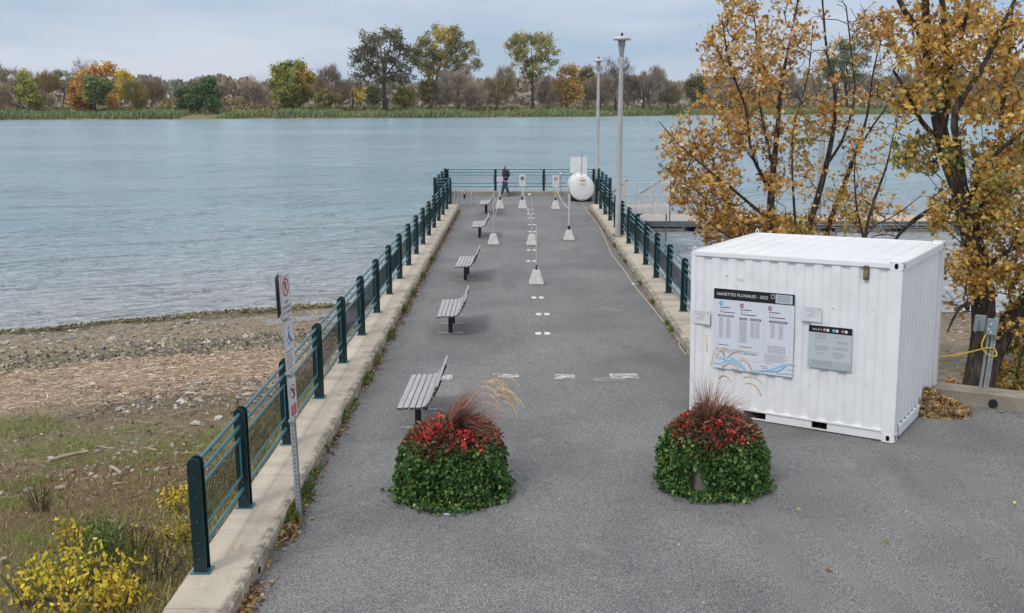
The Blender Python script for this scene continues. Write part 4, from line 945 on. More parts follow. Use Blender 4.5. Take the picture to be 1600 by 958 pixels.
def corr(L_, period, depth, fr=(.34, .5, .84)):
    """corrugation profile (u, offset)"""
    P = []; n = round(L_ / period); p_ = L_ / n
    for i in range(n):
        for a, d_ in ((0, 0), (fr[0], 0), (fr[1], depth), (fr[2], depth)): P.append((i * p_ + a * p_, d_))
    P.append((L_, 0)); return P
def corr_sheet(prof, z0, z1, place, nz=14, dent=.004, seed=3):
    vs = []; k = len(prof)
    for j in range(nz + 1):
        z = z0 + (z1 - z0) * j / nz
        for (u, d_) in prof:
            dn = dent * (vnoise(u * 3, z * 2.6, 1.6, seed) + .7 * vnoise(u, z, 5.3, seed + 1)) if 0 < j < nz else 0
            vs.append(place(u, d_ + dn, z))
    return vs, [(j * k + i, j * k + i + 1, (j + 1) * k + i + 1, (j + 1) * k + i) for j in range(nz) for i in range(k - 1)]
m = MB(); pr_ = corr(CL - .27, .27, .029, (.40, .55, .87)); vs, fs = corr_sheet(pr_, .16, CHT - .05, lambda u, d, z: (u + .085, .022 + d, z), 16, .007); m.add(vs, fs, 0); m.build('front_panel', CWH, ct)
m = MB(); pr_ = corr(CW_ - .3, .215, .038, (.3, .48, .82)); vs, fs = corr_sheet(pr_, .17, CHT - .13, lambda u, d, z: (CL - .03 - d, u + .17, z), 10, .003); m.add(vs, fs, 0); m.build('side_panel', CWH, ct)
m = MB(); vs, fs = corr_sheet(corr(CW_ - .2, .24, .036), .05, CHT - .12, lambda u, d, z: (.03 + d, CW_ - .1 - u, z), 4); m.add(vs, fs, 0); m.build('side_panel', CWH, ct)
m = MB(); vs, fs = corr_sheet(corr(CL - .2, .24, .036), .05, CHT - .12, lambda u, d, z: (CL - .1 - u, CW_ - .03 - d, z), 4); m.add(vs, fs, 0); m.build('back_panel', CWH, ct)
# roof: transverse ribs
m = MB(); pr_ = corr(CL - .24, .26, .018, (.45, .58, .88)); k = len(pr_); vs = []; NZ = 12
for j in range(NZ + 1):
    y = .05 + (CW_ - .1) * j / NZ
    for u, d in pr_: vs.append((u + .06, y, CHT - .028 - (d if 0 < j < NZ else 0) + .006 * vnoise(u * 2, y * 2, 1.2, 9)))
m.add(vs, [(j * k + i, j * k + i + 1, (j + 1) * k + i + 1, (j + 1) * k + i) for j in range(NZ) for i in range(k - 1)]); m.box(CL - .2, CL - .03, .15, CW_ - .15, CHT - .035, CHT - .022); m.build('roof', CROOF, ct)
m = MB()
m.box(.02, CL - .17, .0, .05, CHT - .095, CHT - .02, 0, None, .008); m.box(.02, CL - .17, CW_ - .06, CW_, CHT - .10, CHT - .02, 0, None, .008)
m.box(CL - .062, CL - .003, .17, CW_ - .17, CHT - .13, CHT - .012, 0, None, .008); m.box(.0, .06, .1, CW_ - .1, CHT - .10, CHT - .02, 0, None, .008)
m.build('top_rail', CWH, ct)
MB().box(0, .085, .002, .07, .0, CHT - .03, 0, None, .008).build('corner_post', CWH, ct)
MB().add([(x, y, z) for z in (.118, CHT - .118) for x, y in ((CL - .185, .002), (CL - .012, .002), (CL - .004, .01), (CL - .004, .17), (CL - .03, .17), (CL - .03, .03), (CL - .185, .03))], [(k, (k + 1) % 7, 7 + (k + 1) % 7, 7 + k) for k in range(7)]).build('corner_post', CWH, ct)
MB().box(CL - .16, CL - .003, CW_ - .16, CW_ - .003, .118, CHT - .118, 0, None, .01).build('corner_post', CWH, ct)
MB().box(.0, .12, CW_ - .12, CW_, 0, CHT - .03, 0, None, .01).build('corner_post', CWH, ct)
# bottom rail with fork pockets
m = MB(); y0, y1 = .03, .07
m.box(.085, CL - .17, .012, .06, .135, .165, 0, None, .004)
for a, b_ in ((.24, .885), (1.245, 1.945), (2.175, CL - .175)): m.box(a, b_, y0, y1, .012, .134)
m.box(.885, 1.245, y0, y1, .012, .026); m.box(1.945, 2.175, y0, y1, .012, .026)
m.box(.085, .15, y0 + .03, y1 + .03, .03, .12); m.box(CL - .035, CL - .006, .3, CW_ - .17, .02, .17, 0, None, .004); m.box(.05, CL - .1, CW_ - .06, CW_ - .01, .02, .16)
m.build('bottom_rail', CWH, ct)
m = MB(); m.box(.1, CL - .1, .30, CW_ - .1, .03, .13, 0)  # black box behind the rail, painting the shade inside the fork pockets
for a, b_ in ((.86, .885), (1.245, 1.27), (1.92, 1.945), (2.175, 2.2)): m.box(a, b_, .071, .299, .03, .132)
m.box(.15, .24, .075, .15, .03, .13); m.build('pocket_shade_box', [BLACK], ct)
def casting(x, y, z, nm='corner_casting', front=True, side=True):
    m = MB(); wx, wy, wz = .178, .162, .118
    m.holeplate(x + wx / 2, z + wz / 2, wx, wz, .052, .078, y - .002, 0, 1, .05)
    m.holeplate(y + wy / 2, z + wz / 2, wy, wz, .052, .078, x + wx + .002, 0, 1, .05, axis='x', sgn=-1)
    a, b_, c, d_ = x, x + wx + .002, y - .002, y + wy
    m.add([(a, c, z + wz), (b_, c, z + wz), (b_, d_, z + wz), (a, d_, z + wz), (a, c, z), (b_, c, z), (b_, d_, z), (a, d_, z)], [(0, 1, 2, 3), (7, 6, 5, 4), (0, 3, 7, 4), (3, 2, 6, 7)])
    m.build(nm, [CWH, BLACK], ct)  # black inside the holes paints the shade of the recess
casting(CL - .178, 0, 0); casting(CL - .178, 0, CHT - .118); casting(CL - .178, CW_ - .162, CHT - .118); casting(CL - .178, CW_ - .162, 0)
for x, y in ((.045, .03), (.05, CW_ - .05)): m = MB(); m.tube([(x - .025, y, CHT - .03), (x - .02, y, CHT + .03), (x, y, CHT + .05), (x + .02, y, CHT + .03), (x + .025, y, CHT - .03)], .009, 6); m.build('lifting_eye', WHITE2, ct)
m = MB(); m.box(2.6, 2.675, -.012, .05, 2.30, 2.50, 0, None, .008); m.box(2.605, 2.67, -.018, -.012, 2.33, 2.44, 1, None, .004); m.build('vent_box', [pm('vent_bronze', (.16, .145, .09), (.1, .09, .055), 14, .45, .3), pm('vent_light', (.28, .26, .18), (.2, .18, .12), 14, .4, .3)], ct)
m = MB()
for x, z in ((.58, 2.02 + .19), (2.19, 1.86), (2.77, 1.88), (1.9, .68), (.14, .33)):
    m.lathe([(.018, 0), (.014, .012), (.001, .014)], 8, 0, Matrix.Translation((x, .028, z)) @ Matrix.Rotation(math.pi / 2, 4, 'X'))
m.box(.74, .83, .02, .028, 2.17, 2.178); m.build('rivet', WHITE2, ct)

# notices on the container --------------------------------------------------
CM = Matrix.Translation((CX, CY, 0)) @ Euler((0, CB, CT)).to_matrix().to_4x4()
PAPER = pm('poster_paper', (.66, .69, .76), (.62, .65, .72), 3, .4); PAPER2 = pm('poster_pale', (.5, .55, .58), (.46, .51, .54), 3, .4); NAVY = pm('poster_black', (.012, .012, .018), (.01, .01, .014), 4, .4)
MAPB = pm('map_blue', (.33, .55, .72), (.3, .5, .68), 5, .5); CYAN = pm('route_blue', (.08, .4, .62), (.07, .36, .56), 5, .5); BROWN = pm('route_brown', (.22, .07, .07), (.2, .06, .06), 5, .5); PURP = pm('route_purple', (.35, .06, .28), (.3, .05, .25), 5, .5); ORNG = pm('route_orange', (.55, .2, .1), (.5, .18, .09), 5, .5); PGREY = pm('print_mid', (.33, .34, .38), (.28, .29, .33), 40, .6); HEADW = pm('heading_white', (.75, .75, .75), (.7, .7, .7), 5, .5); BARG = pm('print_bar', (.17, .17, .19), (.14, .14, .16), 20, .6)
def poster(name, label, u0, u1, z0, z1, t=.006, grp='notices on the container front', mat=PAPER, y=-.004, edge=None):
    P = CM @ Vector((u0, y, z0)); e = thing(name, label, 'notice', P, (0, CB, CT), grp)
    m = MB(); m.box(0, u1 - u0, -t, 0, 0, z1 - z0, 0, None, .0015); m.build('board', [mat], e); return e, u1 - u0, z1 - z0, -t
e, W_, H_, Y_ = poster('timetable_poster', 'large square shuttle poster with a black heading and a blue river map, on the container', .392, 1.650, .760, 2.006)
m = MB(); m.box(0.002, W_ - .002, Y_ - .0012, Y_, H_ - .165, H_ - .002, 0); hd = m.build('heading_band', [NAVY], e)
TM = lambda x, z, o=.0016: Matrix.Translation((x, Y_ - o, z))
tx = text('NAVETTES FLUVIALES - 2022', .066, TM(.05, H_ - .105), HEADW, hd, 'heading', 'LEFT', width=.80)
m = MB(); m.box(.97, 1.225, Y_ - .004, Y_ - .0014, H_ - .150, H_ - .02, 0, None, .001)
for k in range(4): m.box(.995, 1.2 - .02 * (k % 2), Y_ - .0052, Y_ - .004, H_ - .048 - .026 * k, H_ - .040 - .026 * k, 1)
m.box(.9, .955, Y_ - .0026, Y_ - .0014, H_ - .088, H_ - .03, 2); m.box(.906, .949, Y_ - .0036, Y_ - .0026, H_ - .082, H_ - .036, 3); m.build('sticker', [PAPER2, BARG, HEADW, NAVY], e)
def strokes(mb, x0, x1, z, h, mi, y, rg, gap=.012, wl=.03):
    x = x0
    while x < x1:
        w_ = rg.uniform(.3, 1) * wl; mb.box(x, min(x + w_, x1), y - .001, y, z, z + h, mi); x += w_ + gap
m = MB(); rp = random.Random(4); yb = Y_ - .0002
for c0, cm_, nm in ((.09, 1, 0), (.42, 2, 0), (.86, 3, 0)):
    zt = H_ - .225 - (.0 if c0 < .2 else .012)
    disc(m, c0 + .03, yb - .0012, zt, .033, cm_); m.box(c0 + .008, c0 + .052, yb - .0022, yb - .0014, zt - .006, zt + .006, 4)
    m.box(c0 + .0265, c0 + .0335, yb - .001, yb, zt - .135, zt - .033, 5); disc(m, c0 + .03, yb - .0012, zt - .135, .009, 5); disc(m, c0 + .03, yb - .0012, zt - .06, .009, 5)
    strokes(m, c0 + .05, c0 + .18, zt - .067, .013, 5, yb, rp, .003, .05); strokes(m, c0 + .05, c0 + .12, zt - .098, .008, 6, yb, rp, .003); strokes(m, c0 + .05, c0 + .26, zt - .142, .013, 5, yb, rp, .004, .06)
def table(x0, x1, z1, rows, cols, hh_=.036):
    m.box(x0, x1, yb - .001, yb, z1, z1 + hh_, 7); strokes(m, x0 + .02, x1 - .02, z1 + .012, .010, 8, yb - .001, rp, .004)
    for r_ in range(rows):
        for c in range(cols):
            xc = x0 + (x1 - x0) * (c + .35) / (cols + .2) ; strokes(m, xc - .02, xc + .045, z1 - .03 - .0245 * r_, .0105, 6, yb, rp, .003, .03)
        m.box(x0 + .03, x1 - .03, yb - .0008, yb - .0002, z1 - .037 - .0245 * r_, z1 - .0355 - .0245 * r_, 8)
table(.07, .33, H_ - .43, 13, 2, .03); table(.415, .54, H_ - .455, 14, 2); table(.585, .76, H_ - .455, 10, 2); table(.88, 1.16, H_ - .455, 9, 2)
for r_ in range(5): strokes(m, .87, 1.14, .435 - .026 * r_, .012, 6, yb, rp, .01, .05)
for x in (.375, .8, 1.2): m.box(x, x + .002, yb - .001, yb, .32, H_ - .19, 9)
for x0, x1 in ((.07, .26), (.43, .62)): strokes(m, x0, x1, .37, .011, 5, yb, rp, .005)
for r_ in range(4): strokes(m, .06, .74 - .06 * (r_ % 2), .315 - .017 * r_, .006, 6, yb, rp, .002)
for r_ in range(7): strokes(m, .82, 1.19 - .04 * (r_ % 3), .30 - .017 * r_, .006, 6, yb, rp, .002)
strokes(m, .5, .58, .268, .014, 1, yb - .001, rp, .002); strokes(m, .6, .7, .268, .012, 6, yb - .001, rp, .002)
m.build('timetable_print', [PAPER, CYAN, BROWN, PURP, HEADW, INK, PGREY, BARG, PAPER2, PAPER2], e)
# river map: filled ribbons
m = MB()
def ribbon(pts, ws, mi, y):
    for (a, b_, wa, wb) in zip(pts[:-1], pts[1:], ws[:-1], ws[1:]): m.add([(a[0], y, a[1] - wa), (b_[0], y, b_[1] - wb), (b_[0], y, b_[1] + wb), (a[0], y, a[1] + wa)], [(0, 1, 2, 3)], mi)
yb2 = Y_ - .0014
ribbon([(.004, .25), (.06, .2), (.13, .165), (.2, .14), (.27, .1)], [.012, .01, .012, .03, .01], 0, yb2)
ribbon([(.004, .075), (.08, .06), (.16, .085), (.24, .12), (.33, .13), (.42, .1), (.5, .05), (.55, .02)], [.008, .015, .012, .02, .05, .045, .03, .012], 0, yb2 - .0003)
ribbon([(.27, .24), (.3, .19), (.36, .14)], [.006, .014, .03], 0, yb2 - .0006)
ribbon([(.17, .22), (.2, .19), (.22, .14)], [.008, .01, .02], 0, yb2 - .0006)
ribbon([(.6, .02), (.72, .025), (.83, .04), (.93, .07), (1.02, .12), (1.12, .16), (1.25, .2)], [.01, .014, .012, .02, .018, .02, .01], 0, yb2)
ribbon([(.83, .04), (.95, .045), (1.07, .08), (1.15, .15)], [.005, .008, .012, .01], 1, yb2 - .0004)
ribbon([(.56, .19), (.63, .17), (.72, .165), (.8, .19)], [.0015, .002, .002, .0015], 1, yb2)
for x, z, c in ((.055, .15, 2), (.16, .04, 2), (.45, .195, 3), (.85, .17, 3), (.78, .115, 2), (.81, .085, 3), (.79, .04, 2), (1.02, .035, 4), (1.2, .11, 3), (1.23, .185, 3), (.33, .015, 2), (1.17, .045, 2)):
    disc(m, x, yb2 - .001, z, .009, c, 10); strokes(m, x + .018, x + rp.uniform(.06, .13), z - .006, .010, 5, yb2, rp, .003, .04)
m.build('river_map', [MAPB, CYAN, INK, RED, INK, PGREY], e)

e, W_, H_, Y_ = poster('ticket_notice', 'smaller grey ticket notice with a black top band, right of the large poster', 1.868, 2.492, .956, 1.585, mat=PAPER2)
m = MB(); m.box(.002, W_ - .002, Y_ - .0012, Y_, H_ - .10, H_ - .002, 0); hd = m.build('heading_band', [NAVY], e); text('BILLETS', .034, Matrix.Translation((.06, Y_ - .0016, H_ - .068)), HEADW, hd, 'heading', 'LEFT', width=.13)
m = MB(); 
for x, c in ((.23, 0), (.36, 1), (.49, 2)): disc(m, x, Y_ - .002, H_ - .054, .023, c); m.box(x + .03, x + .066, Y_ - .002, Y_ - .0012, H_ - .074, H_ - .036, 3); m.box(x - .014, x + .014, Y_ - .003, Y_ - .0022, H_ - .058, H_ - .05, 4)
m.build('route_symbols', [ORNG, CYAN, PURP, HEADW, HEADW], e)
m = MB()
for (x0, x1, z, k) in ((.09, .26, .5, 5), (.36, .5, .48, 1), (.09, .2, .395, 1), (.41, .56, .41, 2), (.09, .29, .325, 4), (.36, .57, .32, 2), (.12, .24, .225, 1), (.36, .52, .245, 4), (.12, .36, .1, 4)):
    for r_ in range(k): strokes(m, x0 + .012 * (r_ % 2), x1, z - .017 * r_, .0065 if r_ else .009, 0, Y_, rp, .003)
for x, z in ((.14, .2), (.18, .2), (.4, .17), (.43, .17), (.46, .17)): m.box(x, x + .007, Y_ - .001, Y_, z, z + .012, 1)
m.add([(.075, Y_ - .001, .09), (.095, Y_ - .001, .09), (.085, Y_ - .001, .11)], [(0, 1, 2)], 1); m.build('ticket_print', [PGREY, INK], e)
m = MB(); m.box(.003, W_ - .003, Y_ - .0006, Y_ - .0001, .003, .125, 0); m.build('footer_band', [pm('footer_grey', (.4, .45, .48), (.37, .42, .45), 4, .5)], e)
for nm_, lb, u0, u1, z0, z1 in (('paper_notice', 'small white paper notice left of the large poster at the container edge', .036, .333, 1.42, 1.635), ('paper_notice', 'small white paper notice between the large poster and the ticket notice', 1.756, 2.041, 1.63, 1.849)):
    e, W_, H_, Y_ = poster(nm_, lb, u0, u1, z0, z1, .003, mat=WHITE2, y=-.003)
    m = MB()
    for k, (a, b_) in enumerate(((.03, .22), (.05, .2), (.04, .22), (.11, .2), (.08, .18), (.06, .2))): strokes(m, a, b_, H_ - .03 - .022 * k, .006, 0, Y_, rp, .003, .035)
    disc(m, W_ - .035, Y_ - .001, H_ - .03, .013, 0); m.build('notice_print', [PGREY, INK], e)

# ================================================================== LOW WALL ON THE RIGHT
def wz(x, y): return zg(x, y) + .045
kerb('right_wall', (3.9, wally(3.9)), (15, wally(15)), .34, top=.2, bot=-1.2, side=1, mat=KERBD, zt=wz)
m = MB(); wdir = Vector((1, WSL, 0)).normalized(); wn = Vector((-wdir.y, wdir.x, 0))
c = un(1561, 643, .1); base_ = Vector((c.x, wally(c.x), zg(c.x, 15) + .085)); 
Mx = Matrix.Translation(base_ - wn * .03) @ Matrix(((wdir.x, wn.x, 0, 0), (wdir.y, wn.y, 0, 0), (0, 0, 1, 0), (0, 0, 0, 1)))
m.lathe([(.05, -.02), (.066, -.02), (.066, .012), (.001, .012)], 16, 0, Mx @ Matrix.Rotation(math.pi / 2, 4, 'X'), smooth=False)
o = m.build('drain_pipe', [BLACK]); tag(o, 'short black drain pipe end in the low wall at the right', 'drain pipe')
c = Vector((XL + .0, 9.15, .07)); m = MB(); m.lathe([(.001, 0), (.035, 0), (.04, .006)], 12, 0, Matrix.Rotation(math.pi / 2, 4, 'Y'), smooth=False); o = m.build('weep_hole', BLACK, loc=(XL + .012, 9.45, .07)); tag(o, 'small round weep hole in the inner face of the left kerb', 'weep hole')

# electrical box ------------------------------------------------------------
BOXG = pm('box_grey', (.27, .32, .33), (.21, .25, .26), 10, .4)
c = at(1534, 615, 15.2); ez = .17
e = thing('electrical_box', 'grey electrical box on a perforated steel post in front of the maple trunk', 'electrical box', (c.x, wally(c.x) + .22, ez), (0, R(3), R(-12)))
H0 = at(1555, 497, e.location.y).z - ez
m = MB(); m.box(.02, .085, -.01, .0, 0, H0 + .02, 0); m.box(.02, .025, 0, .04, 0, H0 + .02); m.box(.08, .085, 0, .04, 0, H0 + .02)
z = .04
while z < H0 - .03: m.box(.045, .06, -.013, -.01, z, z + .018, 1); z += .045
m.build('channel_post', [GALV, BLACK], e)
m = MB(); m.tube([(-.035, -.01, 0), (-.035, -.01, H0 - .24)], .022, 8); m.build('conduit', BOXG, e)
m = MB(); m.box(-.10, .06, -.11, -.012, H0 - .25, H0 - .0, 0, None, .008); bx = m.build('box', BOXG, e)
m = MB(); m.box(-.27, -.255, -.16, -.0, H0 - .22, H0 + .04, 0, Matrix.Translation((-.0, 0, 0)), .004); m.box(-.27, -.105, -.012, -.004, H0 - .22, H0 + .04, 0, None, .003); m.build('open_cover', BOXG, e)
m = MB(); 
for x, z in ((-.05, -.07), (-.075, -.16), (-.04, -.2)): m.tube([(x, -.125, H0 + z), (x, -.105, H0 + z)], .014, 8)
m.build('plug', WHITE2, e)
b0_ = Vector(e.location)
pts = [Vector((-.07, -.1, H0 - .24)), Vector((-.13, -.13, H0 - .42)), Vector((-.02, -.16, H0 - .56)), Vector((.12, -.12, H0 - .58)), Vector((.13, -.03, H0 - .5)), Vector((.0, -.05, H0 - .47)), Vector((-.3, .15, H0 - .62)), Vector((-.62, .35, H0 - .74)), Vector((-1.1, .5, H0 - .9)), Vector((-1.7, .75, H0 - 1.0))]
sp = spline([(q, .012) for q in pts], .06); o = MB().tube([q for q, r in sp], .013, 6).build('extension_cord', pm('cord_yellow', (.6, .42, .03), (.5, .35, .03), 20, .5), loc=b0_); tag(o, 'yellow extension cord looped below the electrical box and running left', 'cord')

# ================================================================== DOCK AND GANGWAY
PLANK = None
def plank_mat(name, a, b_):
    m, t, bs = newmat(name); bs.inputs['Roughness'].default_value = .85
    geo = t.nodes.new('ShaderNodeTexCoord'); wv = t.nodes.new('ShaderNodeTexWave'); wv.bands_direction = 'X'; wv.inputs['Scale'].default_value = 2.2; wv.inputs['Distortion'].default_value = 0; t.links.new(geo.outputs['Object'], wv.inputs['Vector'])
    n = noise(t, 2.5, 5, .6, stretch=(4, .5, 1)); r = ramp(t, n.outputs['Fac'], [(.3, b_), (.7, a)]); wr = ramp(t, wv.outputs['Fac'], [(0, (.25, .25, .25)), (.12, (1, 1, 1))])
    t.links.new(mix(t, 1.0, r.outputs[0], wr.outputs[0], 'MULTIPLY'), bs.inputs['Base Color']); return m
PLG = plank_mat('dock_planks_grey', (.46, .42, .38), (.33, .3, .27)); PLT = plank_mat('dock_planks_tan', (.56, .42, .3), (.46, .34, .24))
DKG = pm('dock_fascia', (.13, .15, .16), (.08, .09, .1), 3, .6)
e = thing('floating_dock', 'long floating dock beside the pier with grey planks near and tan planks beyond', 'dock', (5.9, 49.5, -1.1), (0, 0, 0))
m = MB(); m.box(0, 4.6, .05, 3.6, -.03, 0); m.build('grey_planking', PLG, e)
m = MB(); m.box(4.62, 17.5, .05, 3.0, -.03, 0); m.build('tan_planking', PLT, e)
m = MB(); m.box(-.05, 17.55, 0, .05, -.26, .03); m.box(-.05, 0, .05, 3.65, -.26, .02); m.box(17.5, 17.55, .05, 3.0, -.26, .02); m.build('fascia', DKG, e)
m = MB(); [m.box(x, x + 2.2, -.12, 3.3, -.7, -.34) for x in (.2, 3.0, 6.5, 10, 13.5)]; m.build('pontoon', CONC2, e)
m = MB(); [m.box(x, x + .05, -.1, -.02, -.3, .0) for x in [5 + .9 * k for k in range(14)]]; m.box(4.7, 17.3, -.08, -.04, -.16, -.12); m.box(4.7, 17.3, -.08, -.04, -.30, -.27); m.build('truss', GALV, e)
for k, (px, lb) in enumerate(((1277, 'tall pale mooring pile rising behind the left maple beyond the dock'),)):
    c = at(px, 345, 54); o = MB().lathe([(.16, -1.9), (.16, 3.3), (.15, 3.42), (.001, 3.45)], 14).build('mooring_pile', GALV, loc=(c.x, 54, 0)); tag(o, lb, 'pile')
e = thing('landing_platform', 'white metal landing platform with railings beyond the right railing', 'platform', (4.25, 41.2, .0))
AL = pm('aluminium', (.6, .59, .57), (.46, .45, .43), 4, .5, .1)
m = MB(); m.box(0, 2.0, 0, 1.5, .42, .47); m.build('deck', PLG, e)
m = MB(); m.box(0, 2.05, -.06, 0, .24, .5); m.box(2.0, 2.06, 0, 1.5, .24, .5); m.box(-.5, 0.0, .3, 1.2, .26, .4); m.box(1.72, 2.03, -.09, -.06, .2, .42); m.build('edge_beam', AL, e)
m = MB()
for x in (.0, .65, 1.35, 2.02): m.tube([(x, -.03, .3), (x, -.03, 1.5)], .025, 6)
for z in (1.5, 1.0): m.tube([(0, -.03, z), (2.02, -.03, z)], .02, 6); m.tube([(2.03, 0, z), (2.03, 1.5, z)], .02, 6)
m.tube([(2.03, 1.5, .3), (2.03, 1.5, 1.5)], .03, 6); m.build('handrail', AL, e)
m = MB(); m.tube([(.9, .3, .25), (.2, .3, -.7)], .06, 6); m.tube([(1.95, .1, .25), (1.95, .1, -2.2)], .03, 6); m.build('brace', DKG, e)
e = thing('gangway', 'sloping aluminium gangway with barred sides leading down to the floating dock', 'gangway', (4.75, 42.75, .45))
GLn, DZ = 9.0, -1.5
m = MB(); m.add([(0, 0, 0), (1.45, 0, 0), (1.45, GLn, DZ), (0, GLn, DZ), (0, 0, -.06), (1.45, 0, -.06), (1.45, GLn, DZ - .06), (0, GLn, DZ - .06)], [(0, 1, 2, 3), (4, 7, 6, 5), (0, 4, 5, 1), (1, 5, 6, 2), (2, 6, 7, 3), (3, 7, 4, 0)]); m.build('walkway', PLG, e)
for x in (0, 1.45):
    m = MB(); m.tube([(x, 0, 0), (x, GLn, DZ)], .045, 6); m.tube([(x, 0, 1.1), (x, GLn, DZ + 1.05)], .035, 6)
    for k in range(13): y = GLn * k / 12; z = DZ * k / 12; m.box(x - .016, x + .016, y - .035, y + .035, z, z + 1.07)
    m.build('side_rail', AL, e)
o = MB().tube([(0, 0, -1.2), (0, 0, .9)], .03, 6).build('dock_post', DKG, loc=(7.6, 49.5, 0)); tag(o, 'thin dark post standing at the near edge of the floating dock', 'post')
# ================================================================== PERSON
def skin(name, J, Ed, root, mat, parent, sub=2):
    names = list(J); me = bpy.data.meshes.new(name); me.from_pydata([J[n][0] for n in names], [(names.index(a), names.index(b_)) for a, b_ in Ed], [])
    o = bpy.data.objects.new(name, me); COL.objects.link(o)
    sk = o.modifiers.new('s', 'SKIN'); sk.use_smooth_shade = True
    if not me.skin_vertices: 
        bm = bmesh.new(); bm.from_mesh(me); bm.verts.layers.skin.verify(); bm.to_mesh(me); bm.free()
    for i, n in enumerate(names):
        r = J[n][1]; r = r if isinstance(r, tuple) else (r, r); me.skin_vertices[0].data[i].radius = r; me.skin_vertices[0].data[i].use_root = (n == root)
    s_ = o.modifiers.new('u', 'SUBSURF'); s_.levels = sub; s_.render_levels = sub
    bpy.context.view_layer.update(); m2 = bpy.data.meshes.new_from_object(o.evaluated_get(bpy.context.evaluated_depsgraph_get()))
    bpy.data.objects.remove(o); m2.materials.clear(); m2.materials.append(mat); m2.name = name
    for p in m2.polygons: p.use_smooth = True
    o = bpy.data.objects.new(name, m2); COL.objects.link(o); o.parent = parent; return o
SKIN = pm('skin', (.5, .27, .2), (.42, .22, .16), 20, .5); NAVYC = pm('navy_jacket', (.02, .024, .05), (.012, .015, .032), 12, .8); JEANS = pm('jeans', (.035, .06, .13), (.022, .04, .09), 12, .8); SHOE = pm('shoes', (.015, .015, .018), (.01, .01, .01), 12, .6); MASK = pm('face_mask', (.012, .014, .022), (.01, .01, .015), 9, .8); HAIR = pm('hair', (.15, .07, .035), (.1, .045, .02), 40, .8)
pc = un(790, 307); pe = thing('person', 'person in dark jacket, jeans and black face mask walking at the pier end', 'person', (pc.x, pc.y, 0), (0, 0, 0))
b3 = dict(
 pel=((0, 0, .88), (.08, .07)), chest=((.0, .0, 1.18), (.09, .08)), neck=((-.01, -.02, 1.40), .05), head=((-.03, -.05, 1.50), (.08, .09)), crown=((-.03, -.045, 1.58), (.072, .08)),
 sL=((-.10, .13, 1.33), .06), eL=((-.12, .2, 1.06), .045), wL=((-.2, .12, .88), .032), hL=((-.23, .08, .82), .035),
 sR=((.11, -.13, 1.33), .06), eR=((.19, -.16, 1.07), .045), wR=((.03, -.24, 1.0), .026), hR=((-.03, -.25, .985), .022),
 kL=((-.10, .06, .48), .045), aL=((-.21, .05, .10), .03), tL=((-.28, .01, .05), .022),
 kR=((.03, -.08, .48), .045), aR=((.19, -.07, .12), .03), tR=((.13, -.11, .05), .022))
body = skin('body', b3, [('pel', 'chest'), ('chest', 'neck'), ('neck', 'head'), ('head', 'crown'), ('chest', 'sL'), ('sL', 'eL'), ('eL', 'wL'), ('wL', 'hL'), ('chest', 'sR'), ('sR', 'eR'), ('eR', 'wR'), ('wR', 'hR'), ('pel', 'kL'), ('kL', 'aL'), ('aL', 'tL'), ('pel', 'kR'), ('kR', 'aR'), ('aR', 'tR')], 'pel', SKIN, pe)
def sub_(ks, dr=.014, **ov):
    return {k: (b3[k][0] if k not in ov else ov[k][0], tuple(q + dr for q in (b3[k][1] if isinstance(b3[k][1], tuple) else (b3[k][1],) * 2)) if k not in ov else ov[k][1]) for k in ks}
skin('jacket', sub_(['pel', 'chest', 'neck', 'sL', 'eL', 'wL', 'sR', 'eR', 'wR'], .022, chest=((.0, .0, 1.18), (.165, .145)), pel=((0, 0, .80), (.155, .135)), neck=((-.01, -.01, 1.37), .07), wR=((.0, -.235, .995), .04), wL=((-.18, .14, .92), .045)), [('pel', 'chest'), ('chest', 'neck'), ('chest', 'sL'), ('sL', 'eL'), ('eL', 'wL'), ('chest', 'sR'), ('sR', 'eR'), ('eR', 'wR')], 'pel', NAVYC, pe)
skin('jeans', sub_(['pel', 'kL', 'aL', 'kR', 'aR'], .02, pel=((0, 0, .88), (.14, .12)), kL=((-.10, .06, .48), .085), kR=((.03, -.08, .48), .085), aL=((-.205, .05, .10), .06), aR=((.185, -.07, .12), .06)), [('pel', 'kL'), ('kL', 'aL'), ('pel', 'kR'), ('kR', 'aR')], 'pel', JEANS, pe)
for k, (a, b_) in enumerate((((-.20, .055, .05), (-.32, -.01, .045)), ((.21, -.06, .075), (.10, -.13, .04)))):
    skin('shoe', {'a': (a, .048), 'b': (tuple((p + q) / 2 for p, q in zip(a, b_)), .045), 'c': (b_, .035)}, [('a', 'b'), ('b', 'c')], 'a', SHOE, pe, 1)
skin('face_mask', {'a': ((-.05, -.10, 1.485), (.055, .05)), 'b': ((-.03, -.06, 1.44), (.065, .05))}, [('a', 'b')], 'a', MASK, pe, 1)
skin('hair', {'a': ((-.0, .0, 1.53), (.075, .06)), 'b': ((-.01, -.02, 1.60), (.07, .045))}, [('a', 'b')], 'a', HAIR, pe, 1)
m = MB()
for x, y in ((-.085, -.127), (-.035, -.14)): m.lathe([(.001, -.008), (.01, 0), (.001, .008)], 6, 0, Matrix.Translation((x, y, 1.545)))
m.build('eye', STEEL_D, pe)
